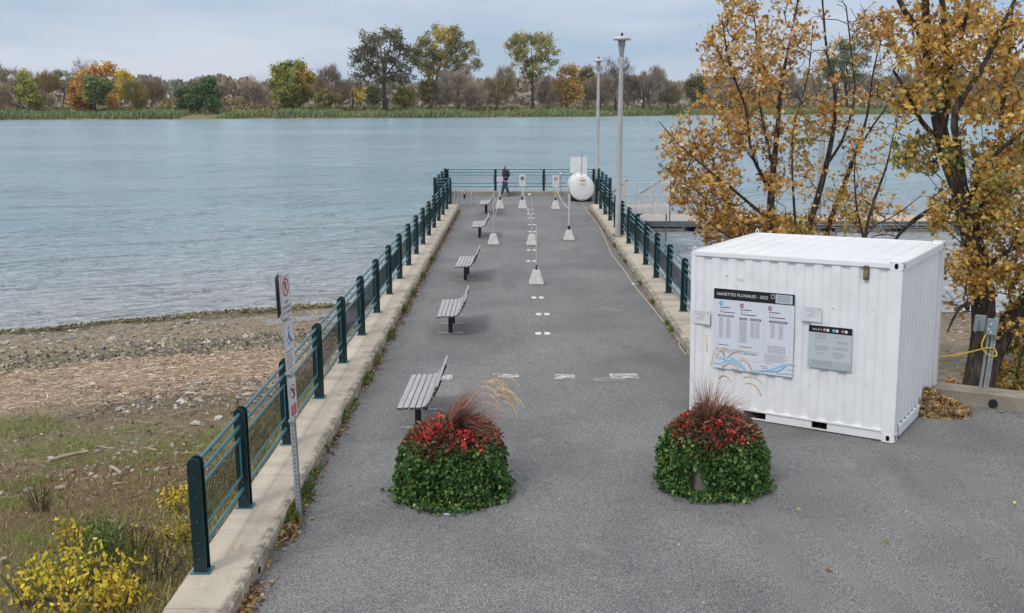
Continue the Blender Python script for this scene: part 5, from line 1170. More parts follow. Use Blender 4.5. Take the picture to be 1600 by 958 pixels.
for k, (h0, dd) in enumerate((((-.04, -.25, .98), (-.9, .1, -.35)), ((-.23, .08, .82), (-.4, -.2, -.9)))):
    d = Vector(dd).normalized(); s_ = d.cross(Vector((0, 0, 1))).normalized(); p0 = Vector(h0)
    J = {'p': (tuple(p0), .024)}; Ed = []
    for f in range(4):
        r0 = p0 + s_ * (.012 * (f - 1.5)) + d * .03; J['a%d' % f] = (tuple(r0), .009); J['b%d' % f] = (tuple(r0 + d * (.03 + .004 * (f in (1, 2)))), .008); J['c%d' % f] = (tuple(r0 + d * .05 + Vector((0, 0, -.015))), .007); Ed += [('p', 'a%d' % f), ('a%d' % f, 'b%d' % f), ('b%d' % f, 'c%d' % f)]
    J['t0'] = (tuple(p0 + s_ * .028 + d * .005), .01); J['t1'] = (tuple(p0 + s_ * .04 + d * .03), .008); Ed += [('p', 't0'), ('t0', 't1')]
    skin('hand', J, Ed, 'p', SKIN, pe, 1)

# ================================================================== FLOWER PLANTERS
def planter(loc, label, seed, side):
    rg = np.random.default_rng(seed); e = thing('flower_planter', label, 'planter', loc, group='round flower planters at the pier entrance'); e.scale = (.85, .86, .98)
    m = MB(); m.lathe([(.60, 0), (.60, .02), (.56, .6), (.54, .64), (.48, .64), (.48, .56), (.001, .56)], 12, smooth=False); m.build('tub', CONC2, e)
    # ivy: wraps the tub, uneven outline, spills on to the asphalt
    n = 9200; th = rg.uniform(0, 2 * np.pi, n); z = .03 + .68 * rg.random(n) ** .85
    bulge = 1 + .065 * np.sin(th * 3 + seed) + .05 * np.sin(th * 7 + 2 * seed + z * 5) + .03 * np.sin(th * 13 + z * 9)
    rr = (.745 - .07 * z - .5 * np.clip(z - .48, 0, 1)) * bulge + rg.normal(size=n) * .034
    px, py = rr * np.cos(th), rr * np.sin(th)
    gap = np.zeros(n, bool)
    if side == 'R': gap = (np.abs(th - R(238)) < .12) & (z < .40) & (z > .06)
    if side == 'R': gap |= (np.abs(th - R(243)) < .10) & (z < .26)
    pts = np.stack([px, py, z], 1)[~gap]; th_ = th[~gap]
    extra = []
    for (a0, r0, w_, k_) in ((R(215), .86, .18, 240), (R(250), .82, .22, 260), (R(285), .80, .2, 220), (R(330), .84, .16, 160), (R(190), .84, .14, 130), (R(20), .8, .16, 90)):
        a = a0 + rg.normal(size=k_) * .16; q = r0 - .08 + np.abs(rg.normal(size=k_)) * w_ * .55; extra.append(np.stack([q * np.cos(a), q * np.sin(a), .02 + rg.random(k_) * .09], 1))
    ex = np.concatenate(extra) * (1 if side == 'L' else np.array([.95, .95, 1])); pts = np.concatenate([pts, ex]); th_ = np.concatenate([th_, np.arctan2(ex[:, 1], ex[:, 0])])
    al = np.stack([np.cos(th_), np.sin(th_), np.full(len(th_), -.35)], 1) + rg.normal(size=(len(th_), 3)) * .6
    cl = palette(rg, len(pts), [(.06, .145, .038), (.035, .09, .026), (.105, .2, .05), (.22, .31, .08), (.32, .32, .09)], [4, 4, 3.5, 1.8, .3], .28)
    cloud('ivy', pts, rg.uniform(.03, .07, len(pts)), cl, LEAF, e, 'ivy', rg, along=al, spread=1.6, flat=.35)
    # begonias
    n = 3400; th = rg.uniform(0, 2 * np.pi, n); q = rg.random(n) ** .5 * .66; dome = .52 + .38 * np.sqrt(np.clip(1 - (q / .69) ** 2, 0, 1)) + .035 * np.sin(th * 5 + seed) + .02 * np.sin(th * 11 + seed)
    pts = np.stack([q * np.cos(th), q * np.sin(th), dome - rg.random(n) ** 2 * .2 + .02], 1)
    cl = palette(rg, n, [(.17, .07, .045), (.13, .12, .05), (.26, .11, .07), (.09, .045, .03), (.34, .23, .16)], [3, 3, 2.5, 1, 1.6])
    cloud('begonia_leaves', pts, rg.uniform(.05, .12, n), cl, LEAF, e, 'lance', rg, along=np.stack([np.cos(th) * .8, np.sin(th) * .8, np.full(n, .25)], 1), spread=.8, width=1.3)
    nb = 92 if side == 'L' else 56; th = rg.uniform(0, 2 * np.pi, nb); q = .12 + rg.random(nb) ** .45 * .54
    cs = np.stack([q * np.cos(th), q * np.sin(th), .55 + .38 * np.sqrt(np.clip(1 - (q / .69) ** 2, 0, 1)) + .03 * rg.random(nb)], 1)
    idx = np.repeat(np.arange(nb), rg.integers(4, 20, nb)); pts = cs[idx] + rg.normal(size=(len(idx), 3)) * np.array([.022, .022, .016])
    cloud('begonia_flowers', pts, rg.uniform(.028, .05, len(pts)), palette(rg, len(pts), [(.66, .05, .05), (.74, .1, .09), (.42, .02, .025), (.78, .2, .15)], [4, 2, 2, 1], .12), LEAF, e, 'ivy', rg)
    # fountain grass: arching dark red blades in the middle
    vs = []; fs = []; cc = []
    def blade(p, d, ln, w_, col, droop, k=7):
        b0 = len(vs); s_ = Vector((-d.y, d.x, 0)); s_ = s_.normalized() if s_.length > 1e-4 else Vector((1, 0, 0)); q = Vector(p); dr = Vector(d)
        for i in range(k + 1):
            ww = w_ * (1 - (i / k) ** 1.6) + .0006; vs.append(q - s_ * ww); vs.append(q + s_ * ww); dr = (dr + Vector((0, 0, -droop / k)) + wind * (1.0 / k)).normalized(); q = q + dr * (ln / k)
        for i in range(k): fs.append((b0 + 2 * i, b0 + 2 * i + 1, b0 + 2 * i + 3, b0 + 2 * i + 2)); cc.append(col)
        return q
    lx = .62 if side == 'L' else .2
    wind = Vector((lx, .1, 0)); gx, gy = (.05, .05) if side == 'L' else (-.02, .08)
    for i in range(760 if side == 'L' else 480):
        a = rg.uniform(0, 2 * math.pi); s0 = rg.random() ** .5 * .17; d = Vector((math.cos(a) * .35 + lx * .5, math.sin(a) * .35, 1)).normalized()
        c_ = [(.2, .08, .065), (.12, .05, .045), (.3, .15, .11), (.42, .27, .19)][rg.choice(4, p=[.35, .25, .25, .15])]
        blade((gx + s0 * math.cos(a), gy + s0 * math.sin(a), .72), d, rg.uniform(.35, .78), .0048, c_, rg.uniform(.5, 2.4))
    plumes = 20 if side == 'L' else 10
    tips = []
    for i in range(plumes):
        a = rg.uniform(-.9, .9); d = Vector((rg.uniform(.0, .55) if side == 'L' else rg.uniform(-.25, .5), .4 * math.sin(a), 1)).normalized()
        if side == 'R' and i % 3 == 0: d.x *= -.2
        sdr = 0.5 + rg.random() * .8; q = blade((gx, gy, .78), d, rg.uniform(.45, .85), .0045, (.42, .26, .16), sdr * .45)
        tips.append((q, d, sdr))
    o = fastmesh('fountain_grass', np.array([tuple(v) for v in vs]), np.array(fs), np.full(len(fs), 4), DRY, e, np.array(cc))
    P = []; A = []
    for q, d, sdr in tips:
        dr = Vector((d.x + wind.x * .9, d.y, d.z * .35)).normalized(); p = Vector(q)
        for i in range(30):
            dr = (dr + Vector((0, 0, -sdr * .06)) + wind * .02).normalized(); p = p + dr * .0105
            for j in range(18): P.append(tuple(p)); A.append(tuple(dr * 1.1 + Vector(rg.normal(size=3)) * .28))
    cloud('seed_plumes', np.array(P), .04, palette(rg, len(P), [(.72, .55, .38), (.62, .43, .28), (.8, .66, .48)]), DRY, e, 'blade', rg, along=np.array(A), spread=.35, width=.10)
planter((-.79, 11.82, 0), 'ivy-covered planter left of the pier entrance with red begonias and long wind-bent plumes', 11, 'L')
planter((2.52, 12.1, .0), 'ivy-covered planter in front of the white container, with a bare patch of tub showing', 23, 'R')

# ================================================================== LEAVES AND SMALL THINGS ON THE ASPHALT
DEADP = [(.2, .11, .06), (.28, .17, .09), (.13, .075, .045), (.36, .25, .15), (.4, .26, .07)]
def litter(name, label, pts, size, pal=DEADP, kind='stuff', shape='maple', cat='leaves', flat=.8, wts=None):
    rg = np.random.default_rng(len(pts)); o = cloud(name, pts, rg.uniform(.7, 1.2, len(pts)) * size, palette(rg, len(pts), pal, wts), DRY, None, shape, rg, flat=flat, spread=1); tag(o, label, cat, kind=kind); return o
rg = np.random.default_rng(90); P = []
for i in range(2300):
    y = 8.4 + rg.random() ** .9 * 36; dens = .5 + .5 * math.sin(y * 1.9) + .3 * math.sin(y * 5.1)
    if 8.9 < y < 10.2 and rg.random() > .08: continue
    if rg.random() > dens + .25 and y < 22: continue
    x = XL + .01 + abs(rg.normal()) * (.07 if y > 12 else .09); P.append((x, y, .012 + rg.random() * .03 * max(0, 1 - (x - XL) * 5)))
for i in range(230): y = 10.55 + rg.normal() * .22; x = XL + abs(rg.normal()) * .09; P.append((x, y, .012 + rg.random() * .07))
for i in range(200): y = 8.75 + rg.normal() * .3; x = XL + abs(rg.normal()) * .09; P.append((x, y, .012 + rg.random() * .06))
litter('leaf_litter', 'dead brown leaves gathered along the foot of the left kerb', np.array(P), .06)
P = []
for i in range(420): y = 18.5 + rg.random() * 26; P.append((XR - .01 - abs(rg.normal()) * .05, y, .012 + rg.random() * .02))
litter('leaf_litter', 'dead leaves along the foot of the right kerb', np.array(P), .055)
# weeds at the kerb
P = []; A = []
for y0, k in ((10.85, 220), (11.5, 120), (12.1, 40), (13.2, 20), (14.5, 50), (15.2, 24), (16.6, 70), (18, 40), (20, 60), (22.5, 90), (24.5, 50), (27, 60), (30, 50)):
    for i in range(k): x = XL + abs(rg.normal()) * .06; P.append((x, y0 + rg.normal() * .16, .01 + rg.random() * .1))
o = cloud('kerb_weeds', np.array(P), rg.uniform(.05, .1, len(P)), palette(rg, len(P), [(.09, .17, .04), (.16, .22, .05), (.06, .12, .03), (.25, .2, .06)]), LEAF, None, 'lance', rg, along=np.tile([.3, 0, .8], (len(P), 1)), width=1.6); tag(o, 'green weeds growing at the foot of the left kerb', 'weeds', kind='stuff')
P = [(XR - abs(rg.normal()) * .04, y0 + rg.normal() * .1, .01 + rg.random() * .08) for y0 in (20.5, 21.1, 23.5, 26, 29.7, 33) for i in range(60)]
o = cloud('kerb_weeds', np.array(P), rg.uniform(.04, .08, len(P)), palette(rg, len(P), [(.09, .17, .04), (.16, .22, .05), (.25, .2, .06)]), LEAF, None, 'lance', rg, along=np.tile([-.3, 0, .8], (len(P), 1)), width=1.6); tag(o, 'small weeds at the foot of the right kerb', 'weeds', kind='stuff')
# pile of leaves by the container
c = Vector((6.05, 15.1)); P = []
wv = Vector((1, WSL)).normalized(); 
for i in range(4300):
    u = rg.random(); a = rg.uniform(0, 2 * math.pi); q = math.sqrt(rg.random()); x = 6.22 + .74 * q * math.cos(a); y = 15.02 + .5 * q * math.sin(a)
    y = y - (x - 6.2) * .38; hgt = .36 * max(0, 1 - q ** 1.3)
    if y > wally(x) - .02: continue
    P.append((x, y, zg(x, y) + .012 + hgt * (.55 + .45 * rg.random())))
litter('leaf_pile', 'heap of dead brown maple leaves between the container and the low wall', np.array(P), .10, pal=[(.3, .17, .09), (.4, .26, .14), (.2, .115, .065), (.5, .38, .24), (.5, .34, .1)], cat='leaf pile', flat=.35)
P = [(rg.uniform(5.2, 8.2), 0, 0) for i in range(60)]; P = np.array([(x, wally(x) - .05 - abs(rg.normal()) * .25, zg(x, 15) + .012) for x, _, _ in P]); litter('leaf_litter', 'scattered leaves at the foot of the low wall on the right', P, .07)
# single leaves lying about
for k, (px, py, col, lb) in enumerate([(1382, 855, (.6, .52, .06), 'yellow leaf on the asphalt at the lower right'), (1584, 800, (.55, .5, .05), 'small yellow leaf at the right edge of the asphalt'), (1246, 797, (.4, .32, .12), 'tan leaf on the asphalt right of the right planter'), (1288, 892, (.2, .1, .05), 'brown leaf on the asphalt at the bottom right'), (1116, 882, (.45, .43, .38), 'pale scrap on the asphalt below the right planter'), (876, 779, (.3, .26, .2), 'pale brown leaf between the two planters'), (569, 815, (.5, .48, .1), 'tiny yellow leaf on the asphalt at the lower left'), (687, 826, (.08, .05, .03), 'dark leaf below the left planter'), (1140, 782, (.42, .26, .1), 'orange leaf at the foot of the right planter'), (805, 795, (.36, .24, .1), 'brown leaf at the right foot of the left planter'), (560, 610, (.45, .4, .1), 'yellow leaf halfway along the left kerb')]):
    c = un(px, py, 0); rgl = np.random.default_rng(k); o = cloud('fallen_leaf', np.array([(0, 0, 0)]), .10 if k in (0, 3, 8) else .075, np.array([col]), DRY, None, 'maple' if k % 2 == 0 else 'oval', rgl, flat=.95); o.location = (c.x, c.y, zg(c.x, c.y) + .014); tag(o, lb, 'leaf', 'single leaves lying on the asphalt')
c = un(699, 805, 0); o = MB().box(-.04, .04, -.018, .018, 0, .012, 0, None, .003).build('paper_scrap', pm('scrap_blue', (.5, .62, .66), (.4, .52, .56), 30, .7), loc=(c.x, c.y, .006), rot=(0, 0, R(-12))); tag(o, 'pale blue scrap of paper at the foot of the left planter', 'scrap')
n = 420; P = np.stack([rg.uniform(-2.5, 7.5, n), 7 + rg.random(n) ** 1.4 * 40, np.zeros(n)], 1); P = P[(P[:, 0] < 3.2) | (P[:, 1] < 12.5)]; P[:, 2] = [zg(a, b_) + .008 for a, b_, _ in P]
litter('grit', 'tiny leaf crumbs and grit scattered on the asphalt', P, .022, pal=[(.3, .25, .18), (.5, .48, .42), (.12, .09, .06)], shape='quad', cat='grit')

# ================================================================== BEACH DETAIL
STONE = []
for k, (a, b_) in enumerate((((.46, .42, .36), (.26, .235, .2)), ((.58, .56, .53), (.36, .34, .32)), ((.28, .29, .28), (.17, .17, .16)))): STONE.append(pm('stone', a, b_, 5, .85, bmp=.5, bscale=18))
def rock_mesh(name, sx, sy, sz, seed, mat):
    rr = random.Random(seed); bm = bmesh.new(); bmesh.ops.create_icosphere(bm, subdivisions=2, radius=1)
    pl = [(Vector((rr.gauss(0, 1), rr.gauss(0, 1), rr.gauss(0, .7))).normalized(), rr.uniform(.45, .85)) for _ in range(9)]
    for v in bm.verts:
        for nrm, d in pl:
            q = v.co.dot(nrm)
            if q > d: v.co -= nrm * (q - d)
        v.co = Vector((v.co.x * sx, v.co.y * sy, v.co.z * sz))
    m = MB(); m.bm(bm); return m.build(name, mat)
def rock(px, py, wpx, label, group=None, flat=.35, ms=0, seed=None):
    z = -1.1
    for _ in range(12): c = un(px, py, z); z = zL(c.x, c.y)
    s_ = wpx / 2 * c.y / F; o = rock_mesh('rock', s_, s_ * .75, s_ * flat * 1.2, seed or int(px + py), STONE[ms]); o.location = (c.x, c.y, z + s_ * flat * .35); o.rotation_euler = (random.uniform(-.15, .15), random.uniform(-.15, .15), random.uniform(0, 6)); tag(o, label, 'rock', group); return o
hero = [(8, 538, 20, 'rounded grey rock at the left edge just below the waterline weed', .6, 0), (175, 534, 26, 'large pale rock lying among the stones near the waterline', .5, 0), (163, 540, 14, 'smaller rock leaning against the large pale rock near the waterline', .5, 0), (235, 547, 20, 'flat pale rock right of the large rock near the waterline', .3, 1), (383, 531, 18, 'upright tan rock standing in the mud left of the no-parking sign', .8, 0), (336, 508, 12, 'small rock in the puddle behind the weed ridge', .6, 0), (22, 519, 16, 'pale stone in the weed ridge at far left', .4, 1), (68, 523, 14, 'white-topped stone beside the weed ridge', .5, 1), (188, 640, 18, 'pale flat slab, the left one of the two above the green strip', .35, 1), (211, 634, 17, 'pale flat slab, the right one of the two above the green strip', .35, 1), (300, 616, 28, 'long flat pale slab below the reed straw', .2, 1), (285, 628, 30, 'widest flat slab beside the grass strip', .2, 1), (42, 656, 16, 'blue-grey stone at the left among brown weeds', .5, 2), (340, 655, 24, 'flat white slab nearest the second railing post', .3, 1), (309, 664, 24, 'angular pale rock left of the white slab by the railing', .5, 1), (270, 695, 12, 'small pale stone halfway to the railing in brown weeds', .5, 1), (45, 765, 28, 'dark grey flat slab at lower left', .2, 2), (95, 762, 30, 'tan flat slab beside the dark slab at lower left', .2, 0), (180, 742, 14, 'small curved pale stone in the lower left grass', .5, 1), (290, 772, 9, 'little grey stone close to the nearest railing post', .5, 2), (85, 639, 8, 'small white stone alone at the edge of the straw', .5, 1), (80, 715, 20, 'long low stone at left above the driftwood', .2, 1), (236, 700, 18, 'flat grey stone in the brown weeds below the slabs', .25, 0), (360, 572, 6, 'single white pebble on the reed straw', .8, 1), (188, 556, 10, 'small white stone at the lower edge of the stony mud', .4, 1), (205, 561, 16, 'wet flat stone beside the mud puddle', .2, 1), (108, 562, 12, 'grey stone between mud and straw', .3, 2), (270, 557, 12, 'wet dark stone right of the mud puddle', .25, 2)]
for (px, py, wp, lb, fl, ms) in hero: rock(px, py, wp, lb, 'larger rocks on the beach', fl, ms)
rr = random.Random(12); cnt = 0
def scatter_rocks(n, pxr, pyr, wr, label, group, ms=None, fl=.4):
    for i in range(n):
        px = rr.uniform(*pxr); t = rr.random(); py = pyr[0] + (pyr[1] - pyr[0]) * t - (px - 200) * .075
        rock(px, py, rr.uniform(*wr) * (.6 + .8 * rr.random()), label, group, fl, rr.choice([0, 0, 1, 2]) if ms is None else ms, seed=1000 + i)
scatter_rocks(110, (0, 330), (508, 548), (5, 14), 'small pale stone in the stony band behind the weed ridge', 'stones of the stony band')
scatter_rocks(36, (0, 420), (548, 572), (4, 10), 'small wet stone in the dark mud band', 'stones in the mud band')
scatter_rocks(80, (180, 430), (608, 645), (5, 16), 'small grey stone in the stony strip beside the grass', 'stones in the grassy strip')
scatter_rocks(60, (130, 350), (690, 745), (4, 12), 'small stone among the brown weeds near the railing', 'stones among the brown weeds')
# pebbles
def on_left(pxr, pyr, n, rg, slope=.075):
    out_ = []
    for i in range(n):
        px = rg.uniform(*pxr); py = rg.uniform(*pyr) - (px - 200) * slope; z = -1.1
        for _ in range(4): c = un(px, py, z); z = zL(c.x, c.y)
        if c.x < -3.35: out_.append((c.x, c.y, z))
    return np.array(out_)
rg = np.random.default_rng(31)
P = np.concatenate([on_left((-60, 480), (500, 575), 2600, rg), on_left((100, 470), (600, 650), 1500, rg), on_left((-40, 400), (650, 780), 900, rg)]); P[:, 2] += .012
o = cloud('pebbles', P, rg.uniform(.02, .085, len(P)), palette(rg, len(P), [(.33, .29, .23), (.24, .21, .17), (.42, .38, .33), (.16, .145, .115)], [4, 4, 1, 3]), DRY, None, 'tri', rg, flat=.6); tag(o, 'loose pebbles and shell bits over the muddy beach', 'pebbles', kind='stuff')
# reed straw
n = 26000
def band(n, d0, d1, rg, x0=-30, x1=-3.4, wob=1.0):
    x = rg.uniform(x0, x1, n); d = rg.uniform(d0, d1, n) + wob * (.7 * np.sin(x * .8) + .4 * np.sin(x * 2.3 + 1)); y = 27.4 + .449 * (x + 14.72) - d
    return np.array([(a, b_, zL(a, b_)) for a, b_ in zip(x, y)])
P = band(n, 7.4, 11.9, rg, -24, wob=.5); P[:, 2] += rg.random(len(P)) * .07
a = rg.uniform(0, 2 * np.pi, len(P)); al = np.stack([np.cos(a), np.sin(a), rg.normal(size=len(P)) * .12], 1)
o = cloud('reed_straw', P, rg.uniform(.08, .3, len(P)), palette(rg, len(P), [(.55, .42, .31), (.66, .54, .41), (.4, .29, .21), (.28, .2, .14)], [4, 3, 3, 1]), DRY, None, 'blade', rg, along=al, spread=.1, width=.07, flat=.3); tag(o, 'thick band of washed-up reed straw across the beach', 'straw', kind='stuff')
P = np.concatenate([band(5000, 1.2, 4.6, rg, -24), band(5200, 3, 26, rg, -18, wob=0)]); P[:, 2] += .01 + rg.random(len(P)) * .03; a = rg.uniform(0, 2 * np.pi, len(P)); al = np.stack([np.cos(a), np.sin(a), rg.normal(size=len(P)) * .12], 1)
o = cloud('loose_straw', P, rg.uniform(.08, .3, len(P)), palette(rg, len(P), [(.4, .31, .22), (.26, .2, .14), (.5, .42, .32)]), DRY, None, 'blade', rg, along=al, spread=.1, width=.06, flat=.3); tag(o, 'loose dead stems strewn over the mud', 'straw', kind='stuff')
P = band(10000, .1, .8, rg, -24, wob=.3); P[:, 2] += rg.random(len(P)) * .03
o = cloud('washed_up_weed', P, rg.uniform(.03, .09, len(P)), palette(rg, len(P), [(.17, .15, .075), (.22, .19, .11), (.12, .105, .055), (.27, .24, .11), (.4, .33, .22)], [4, 3, 2, 1.6, 1.5]), DRY, None, 'tri', rg, flat=.8); tag(o, 'dark ridge of washed-up water weed along the waterline', 'weed', kind='stuff')
P = band(9000, 4.6, 7.6, rg, -24, wob=.5); P[:, 2] += rg.random(len(P)) * .02
o = cloud('muddy_algae', P, rg.uniform(.03, .12, len(P)), palette(rg, len(P), [(.26, .22, .15), (.32, .27, .19), (.4, .34, .25), (.2, .175, .12)]), DRY, None, 'tri', rg, flat=1.2); tag(o, 'dried dark algae over the mud band', 'algae', kind='stuff')
def blades(name, label, P, hgt, pal, wts=None, w_=.05, cat='grass', mat=DRY, spread=.6):
    al = np.stack([rg.normal(size=len(P)) * .45, rg.normal(size=len(P)) * .45, np.ones(len(P))], 1)
    o = cloud(name, P, rg.uniform(.4, 1.2, len(P)) * hgt, palette(rg, len(P), pal, wts), mat, None, 'blade', rg, along=al, spread=spread, width=w_); tag(o, label, cat, kind='stuff')
def clumpy(P, s, thr, seed):
    v = np.array([vnoise(a, b_, s, seed) + .5 * vnoise(a, b_, s * 2.7, seed + 3) for a, b_, _ in P]); return P[v > thr]
G = band(26000, 13.0, 16.2, rg, -18, wob=1.1); G = clumpy(G, .8, .12, 2)
blades('green_grass', 'bright green grass strip crossing the beach', G, .12, [(.24, .33, .08), (.32, .38, .1), (.17, .24, .06), (.34, .3, .13)], [4, 3, 2, 1], .10, mat=LEAF)
G = band(30000, 11.8, 18.5, rg, -18, wob=.6)
blades('brown_weeds', 'short russet and brown weeds on the slope', G, .10, [(.34, .2, .125), (.28, .19, .11), (.44, .33, .22), (.28, .25, .11), (.2, .19, .09)], [3, 3, 2, 2, 1], .09, cat='weeds')
G = band(42000, 16.6, 27, rg, -11, wob=.8)
blades('mixed_grass', 'mixed yellow-green and straw grass at the foot of the slope', G, .115, [(.26, .28, .07), (.34, .31, .1), (.18, .2, .055), (.5, .4, .24), (.34, .19, .09)], [4, 3, 2, 3, 2], .07)
G = clumpy(band(16000, 16.5, 22, rg, -11, wob=.8), 1.1, .25, 8); blades('green_tufts', 'green tufts scattered in the lower left grass', G, .16, [(.22, .3, .07), (.27, .32, .08)], None, .09, mat=LEAF)
# strip hugging the kerb
n = 9000; x = rg.uniform(-4.6, -3.3, n); y = rg.uniform(8, 22, n); G = np.array([(a, b_, zL(a, b_)) for a, b_ in zip(x, y)])
blades('kerbside_grass', 'grass and weeds growing behind the left railing', G, .2, [(.23, .27, .08), (.33, .29, .11), (.42, .32, .2), (.5, .38, .08)], [3, 3, 2, .8], .07)
# ground cover right of the wall
n = 9000; x = rg.uniform(4.2, 18, n); y = rg.uniform(14, 30, n); G = np.array([(a, b_, zR(a, b_)) for a, b_ in zip(x, y) if b_ > wally(a) + .4 and b_ < sR(a) - .3]); a = rg.uniform(0, 2 * np.pi, len(G)); G[:, 2] += .02
o = cloud('straw_on_right_beach'.replace('_on_right_beach', ''), G, rg.uniform(.12, .4, len(G)), palette(rg, len(G), [(.42, .32, .23), (.3, .22, .15), (.2, .15, .1)]), DRY, None, 'blade', rg, along=np.stack([np.cos(a), np.sin(a), a * 0], 1), spread=.1, width=.07, flat=.3); tag(o, 'washed-up straw on the beach behind the right maple', 'straw', kind='stuff')
for i, (px, py, wp) in enumerate([(1492, 463, 10), (1500, 520, 8), (1488, 540, 7), (1506, 492, 6), (1560, 470, 9), (1590, 500, 10)]):
    c = un(px, py, -1.2); o = rock_mesh('rock', wp * c.y / F / 2, wp * c.y / F / 2.4, wp * c.y / F / 5, i + 60, STONE[1]); o.location = (c.x, c.y, zR(c.x, c.y) + .03); tag(o, 'pale stone on the beach behind the electrical box', 'rock', 'stones behind the electrical box')

# driftwood
def stick(px0, py0, px1, py1, r, label):
    P = []
    for (px, py) in ((px0, py0), ((px0 + px1) / 2, (py0 + py1) / 2 - 1.5), (px1, py1)):
        z = -1
        for _ in range(8): c = un(px, py, z); z = zL(c.x, c.y)
        P.append((Vector((c.x, c.y, z + .05 + r * .6)), r))
    b_ = P[0][0]; o = MB().tube([q - b_ for q, _ in spline(P, .2)], [r * (1 - .06 * i) for i in range(len(spline(P, .2)))], 7).build('driftwood', pm('driftwood', (.42, .35, .27), (.28, .22, .16), 9, .85), loc=b_); tag(o, label, 'driftwood', 'pieces of driftwood on the beach')
stick(76, 727, 138, 712, .035, 'long pale driftwood branch lying in the lower left weeds'); stick(174, 736, 190, 747, .03, 'short hooked driftwood stick right of the long branch'); stick(265, 655, 310, 644, .015, 'thin brown stick beside the slabs near the railing'); stick(0, 886, 12, 881, .03, 'stub of wood at the left edge near the yellow shrub'); stick(228, 668, 252, 663, .014, 'thin dark twig in the weeds left of the railing')

# ================================================================== SHRUBS LOWER LEFT
def shrub(px, py, wm, hm, n, label, pal, leafn, shape='lance', ls=.07, name='shrub', stems=9, spreadl=.05, w_=1.5, cat='shrub', stemmat=None):
    z = -.6
    for _ in range(10): c = un(px, py, z); z = zL(c.x, c.y)
    rgs = np.random.default_rng(int(px * 3 + py)); base = Vector((c.x, c.y, z - .03)); e = thing(name, label, cat, base, group='shrubs growing below the left kerb')
    st = []
    for i in range(stems):
        a = rgs.uniform(0, 6.28); q = rgs.random() * wm * .35; p0 = base + Vector((math.cos(a) * q * .5, math.sin(a) * q * .4, 0)); st.append([(p0, .006), (p0 + Vector((math.cos(a) * q * .5, math.sin(a) * q * .4, hm * .5)), .005), (p0 + Vector((math.cos(a) * q * 1.1, math.sin(a) * q * .8, hm * .95)), .003)])
    v = rgs.normal(size=(n, 3)); v /= np.linalg.norm(v, axis=1)[:, None]; v *= rgs.uniform(.3, 1, (n, 1)); at_ = np.array(base) + v * np.array([wm / 2, wm / 2.2, hm * .55]) + np.array([0, 0, hm * .55])
    A, par, ch, rad, paths = grow(st, at_, rgs, seg=.07, tip=.0022, wob=.12, stemstep=.08)
    wood(A, par, ch, rad, 'stems', stemmat or TWIG, e, base, thick=.01)
    if leafn:
        idx = rgs.integers(0, n, leafn); P = at_[idx] + rgs.normal(size=(leafn, 3)) * spreadl - np.array(base)
        cloud('leaves', P, rgs.uniform(.6, 1.2, leafn) * ls, palette(rgs, leafn, pal), LEAF, e, shape, rgs, along=np.tile([0, 0, .35], (leafn, 1)), spread=1, width=w_)
YL = [(.8, .58, .04), (.7, .48, .035), (.82, .66, .1), (.5, .4, .06)]
shrub(125, 948, 1.4, .62, 150, 'bright yellow-leaved shrub filling the lower left corner', YL, 560, 'lance', .068, w_=2.2)
shrub(55, 945, .8, .5, 60, 'yellow-leaved shrub at the very left bottom corner with thin dark stems', YL + [(.3, .3, .06)], 200, 'lance', .07, w_=2.2)
shrub(185, 950, .7, .35, 80, 'yellow-leaved shrub touching the kerb corner at the bottom', YL + [(.5, .3, .06)], 260, 'lance', .075, w_=2.2)
shrub(118, 868, .6, .55, 60, 'reddish-stemmed shrub with sparse yellow leaves above the bright yellow one', YL[:2] + [(.45, .3, .08), (.2, .22, .06)], 170, 'oval', .055, stemmat=pm('red_stem', (.2, .06, .045), (.12, .04, .03), 20, .8))
shrub(170, 885, .75, .62, 90, 'bushy green weed left of the nearest railing post', [(.12, .2, .05), (.2, .26, .06), (.08, .14, .04)], 700, 'lance', .06, name='weed', cat='weed')
shrub(150, 915, .55, .35, 60, 'feathery grey-green weed behind the yellow shrub', [(.16, .21, .1), (.12, .16, .08)], 500, 'blade', .07, name='weed', cat='weed', w_=.1)
shrub(245, 905, .9, .42, 330, 'tangle of dry grey-brown brush against the kerb by the nearest post', [(.4, .3, .1)], 60, 'oval', .03, name='dry_brush', stems=16)
shrub(215, 860, .8, .4, 260, 'dry brown brush behind the green weed', [(.45, .33, .06)], 120, 'oval', .035, name='dry_brush', stems=14)
shrub(275, 800, .6, .38, 60, 'small yellow-leaved bush left of the nearest railing post', YL + [(.2, .22, .06)], 330, 'oval', .045)
shrub(285, 850, .5, .3, 70, 'yellowing weeds right against the nearest railing post', [(.5, .36, .06), (.3, .27, .07), (.6, .45, .1)], 330, 'lance', .06)
shrub(375, 760, .5, .25, 40, 'low yellowing weeds seen through the first railing panel', [(.5, .36, .06), (.2, .22, .06)], 220, 'lance', .05)
shrub(65, 800, .5, .4, 50, 'thin bare reddish weeds in the lower left grass', [(.3, .14, .08)], 60, 'lance', .03, stems=16)

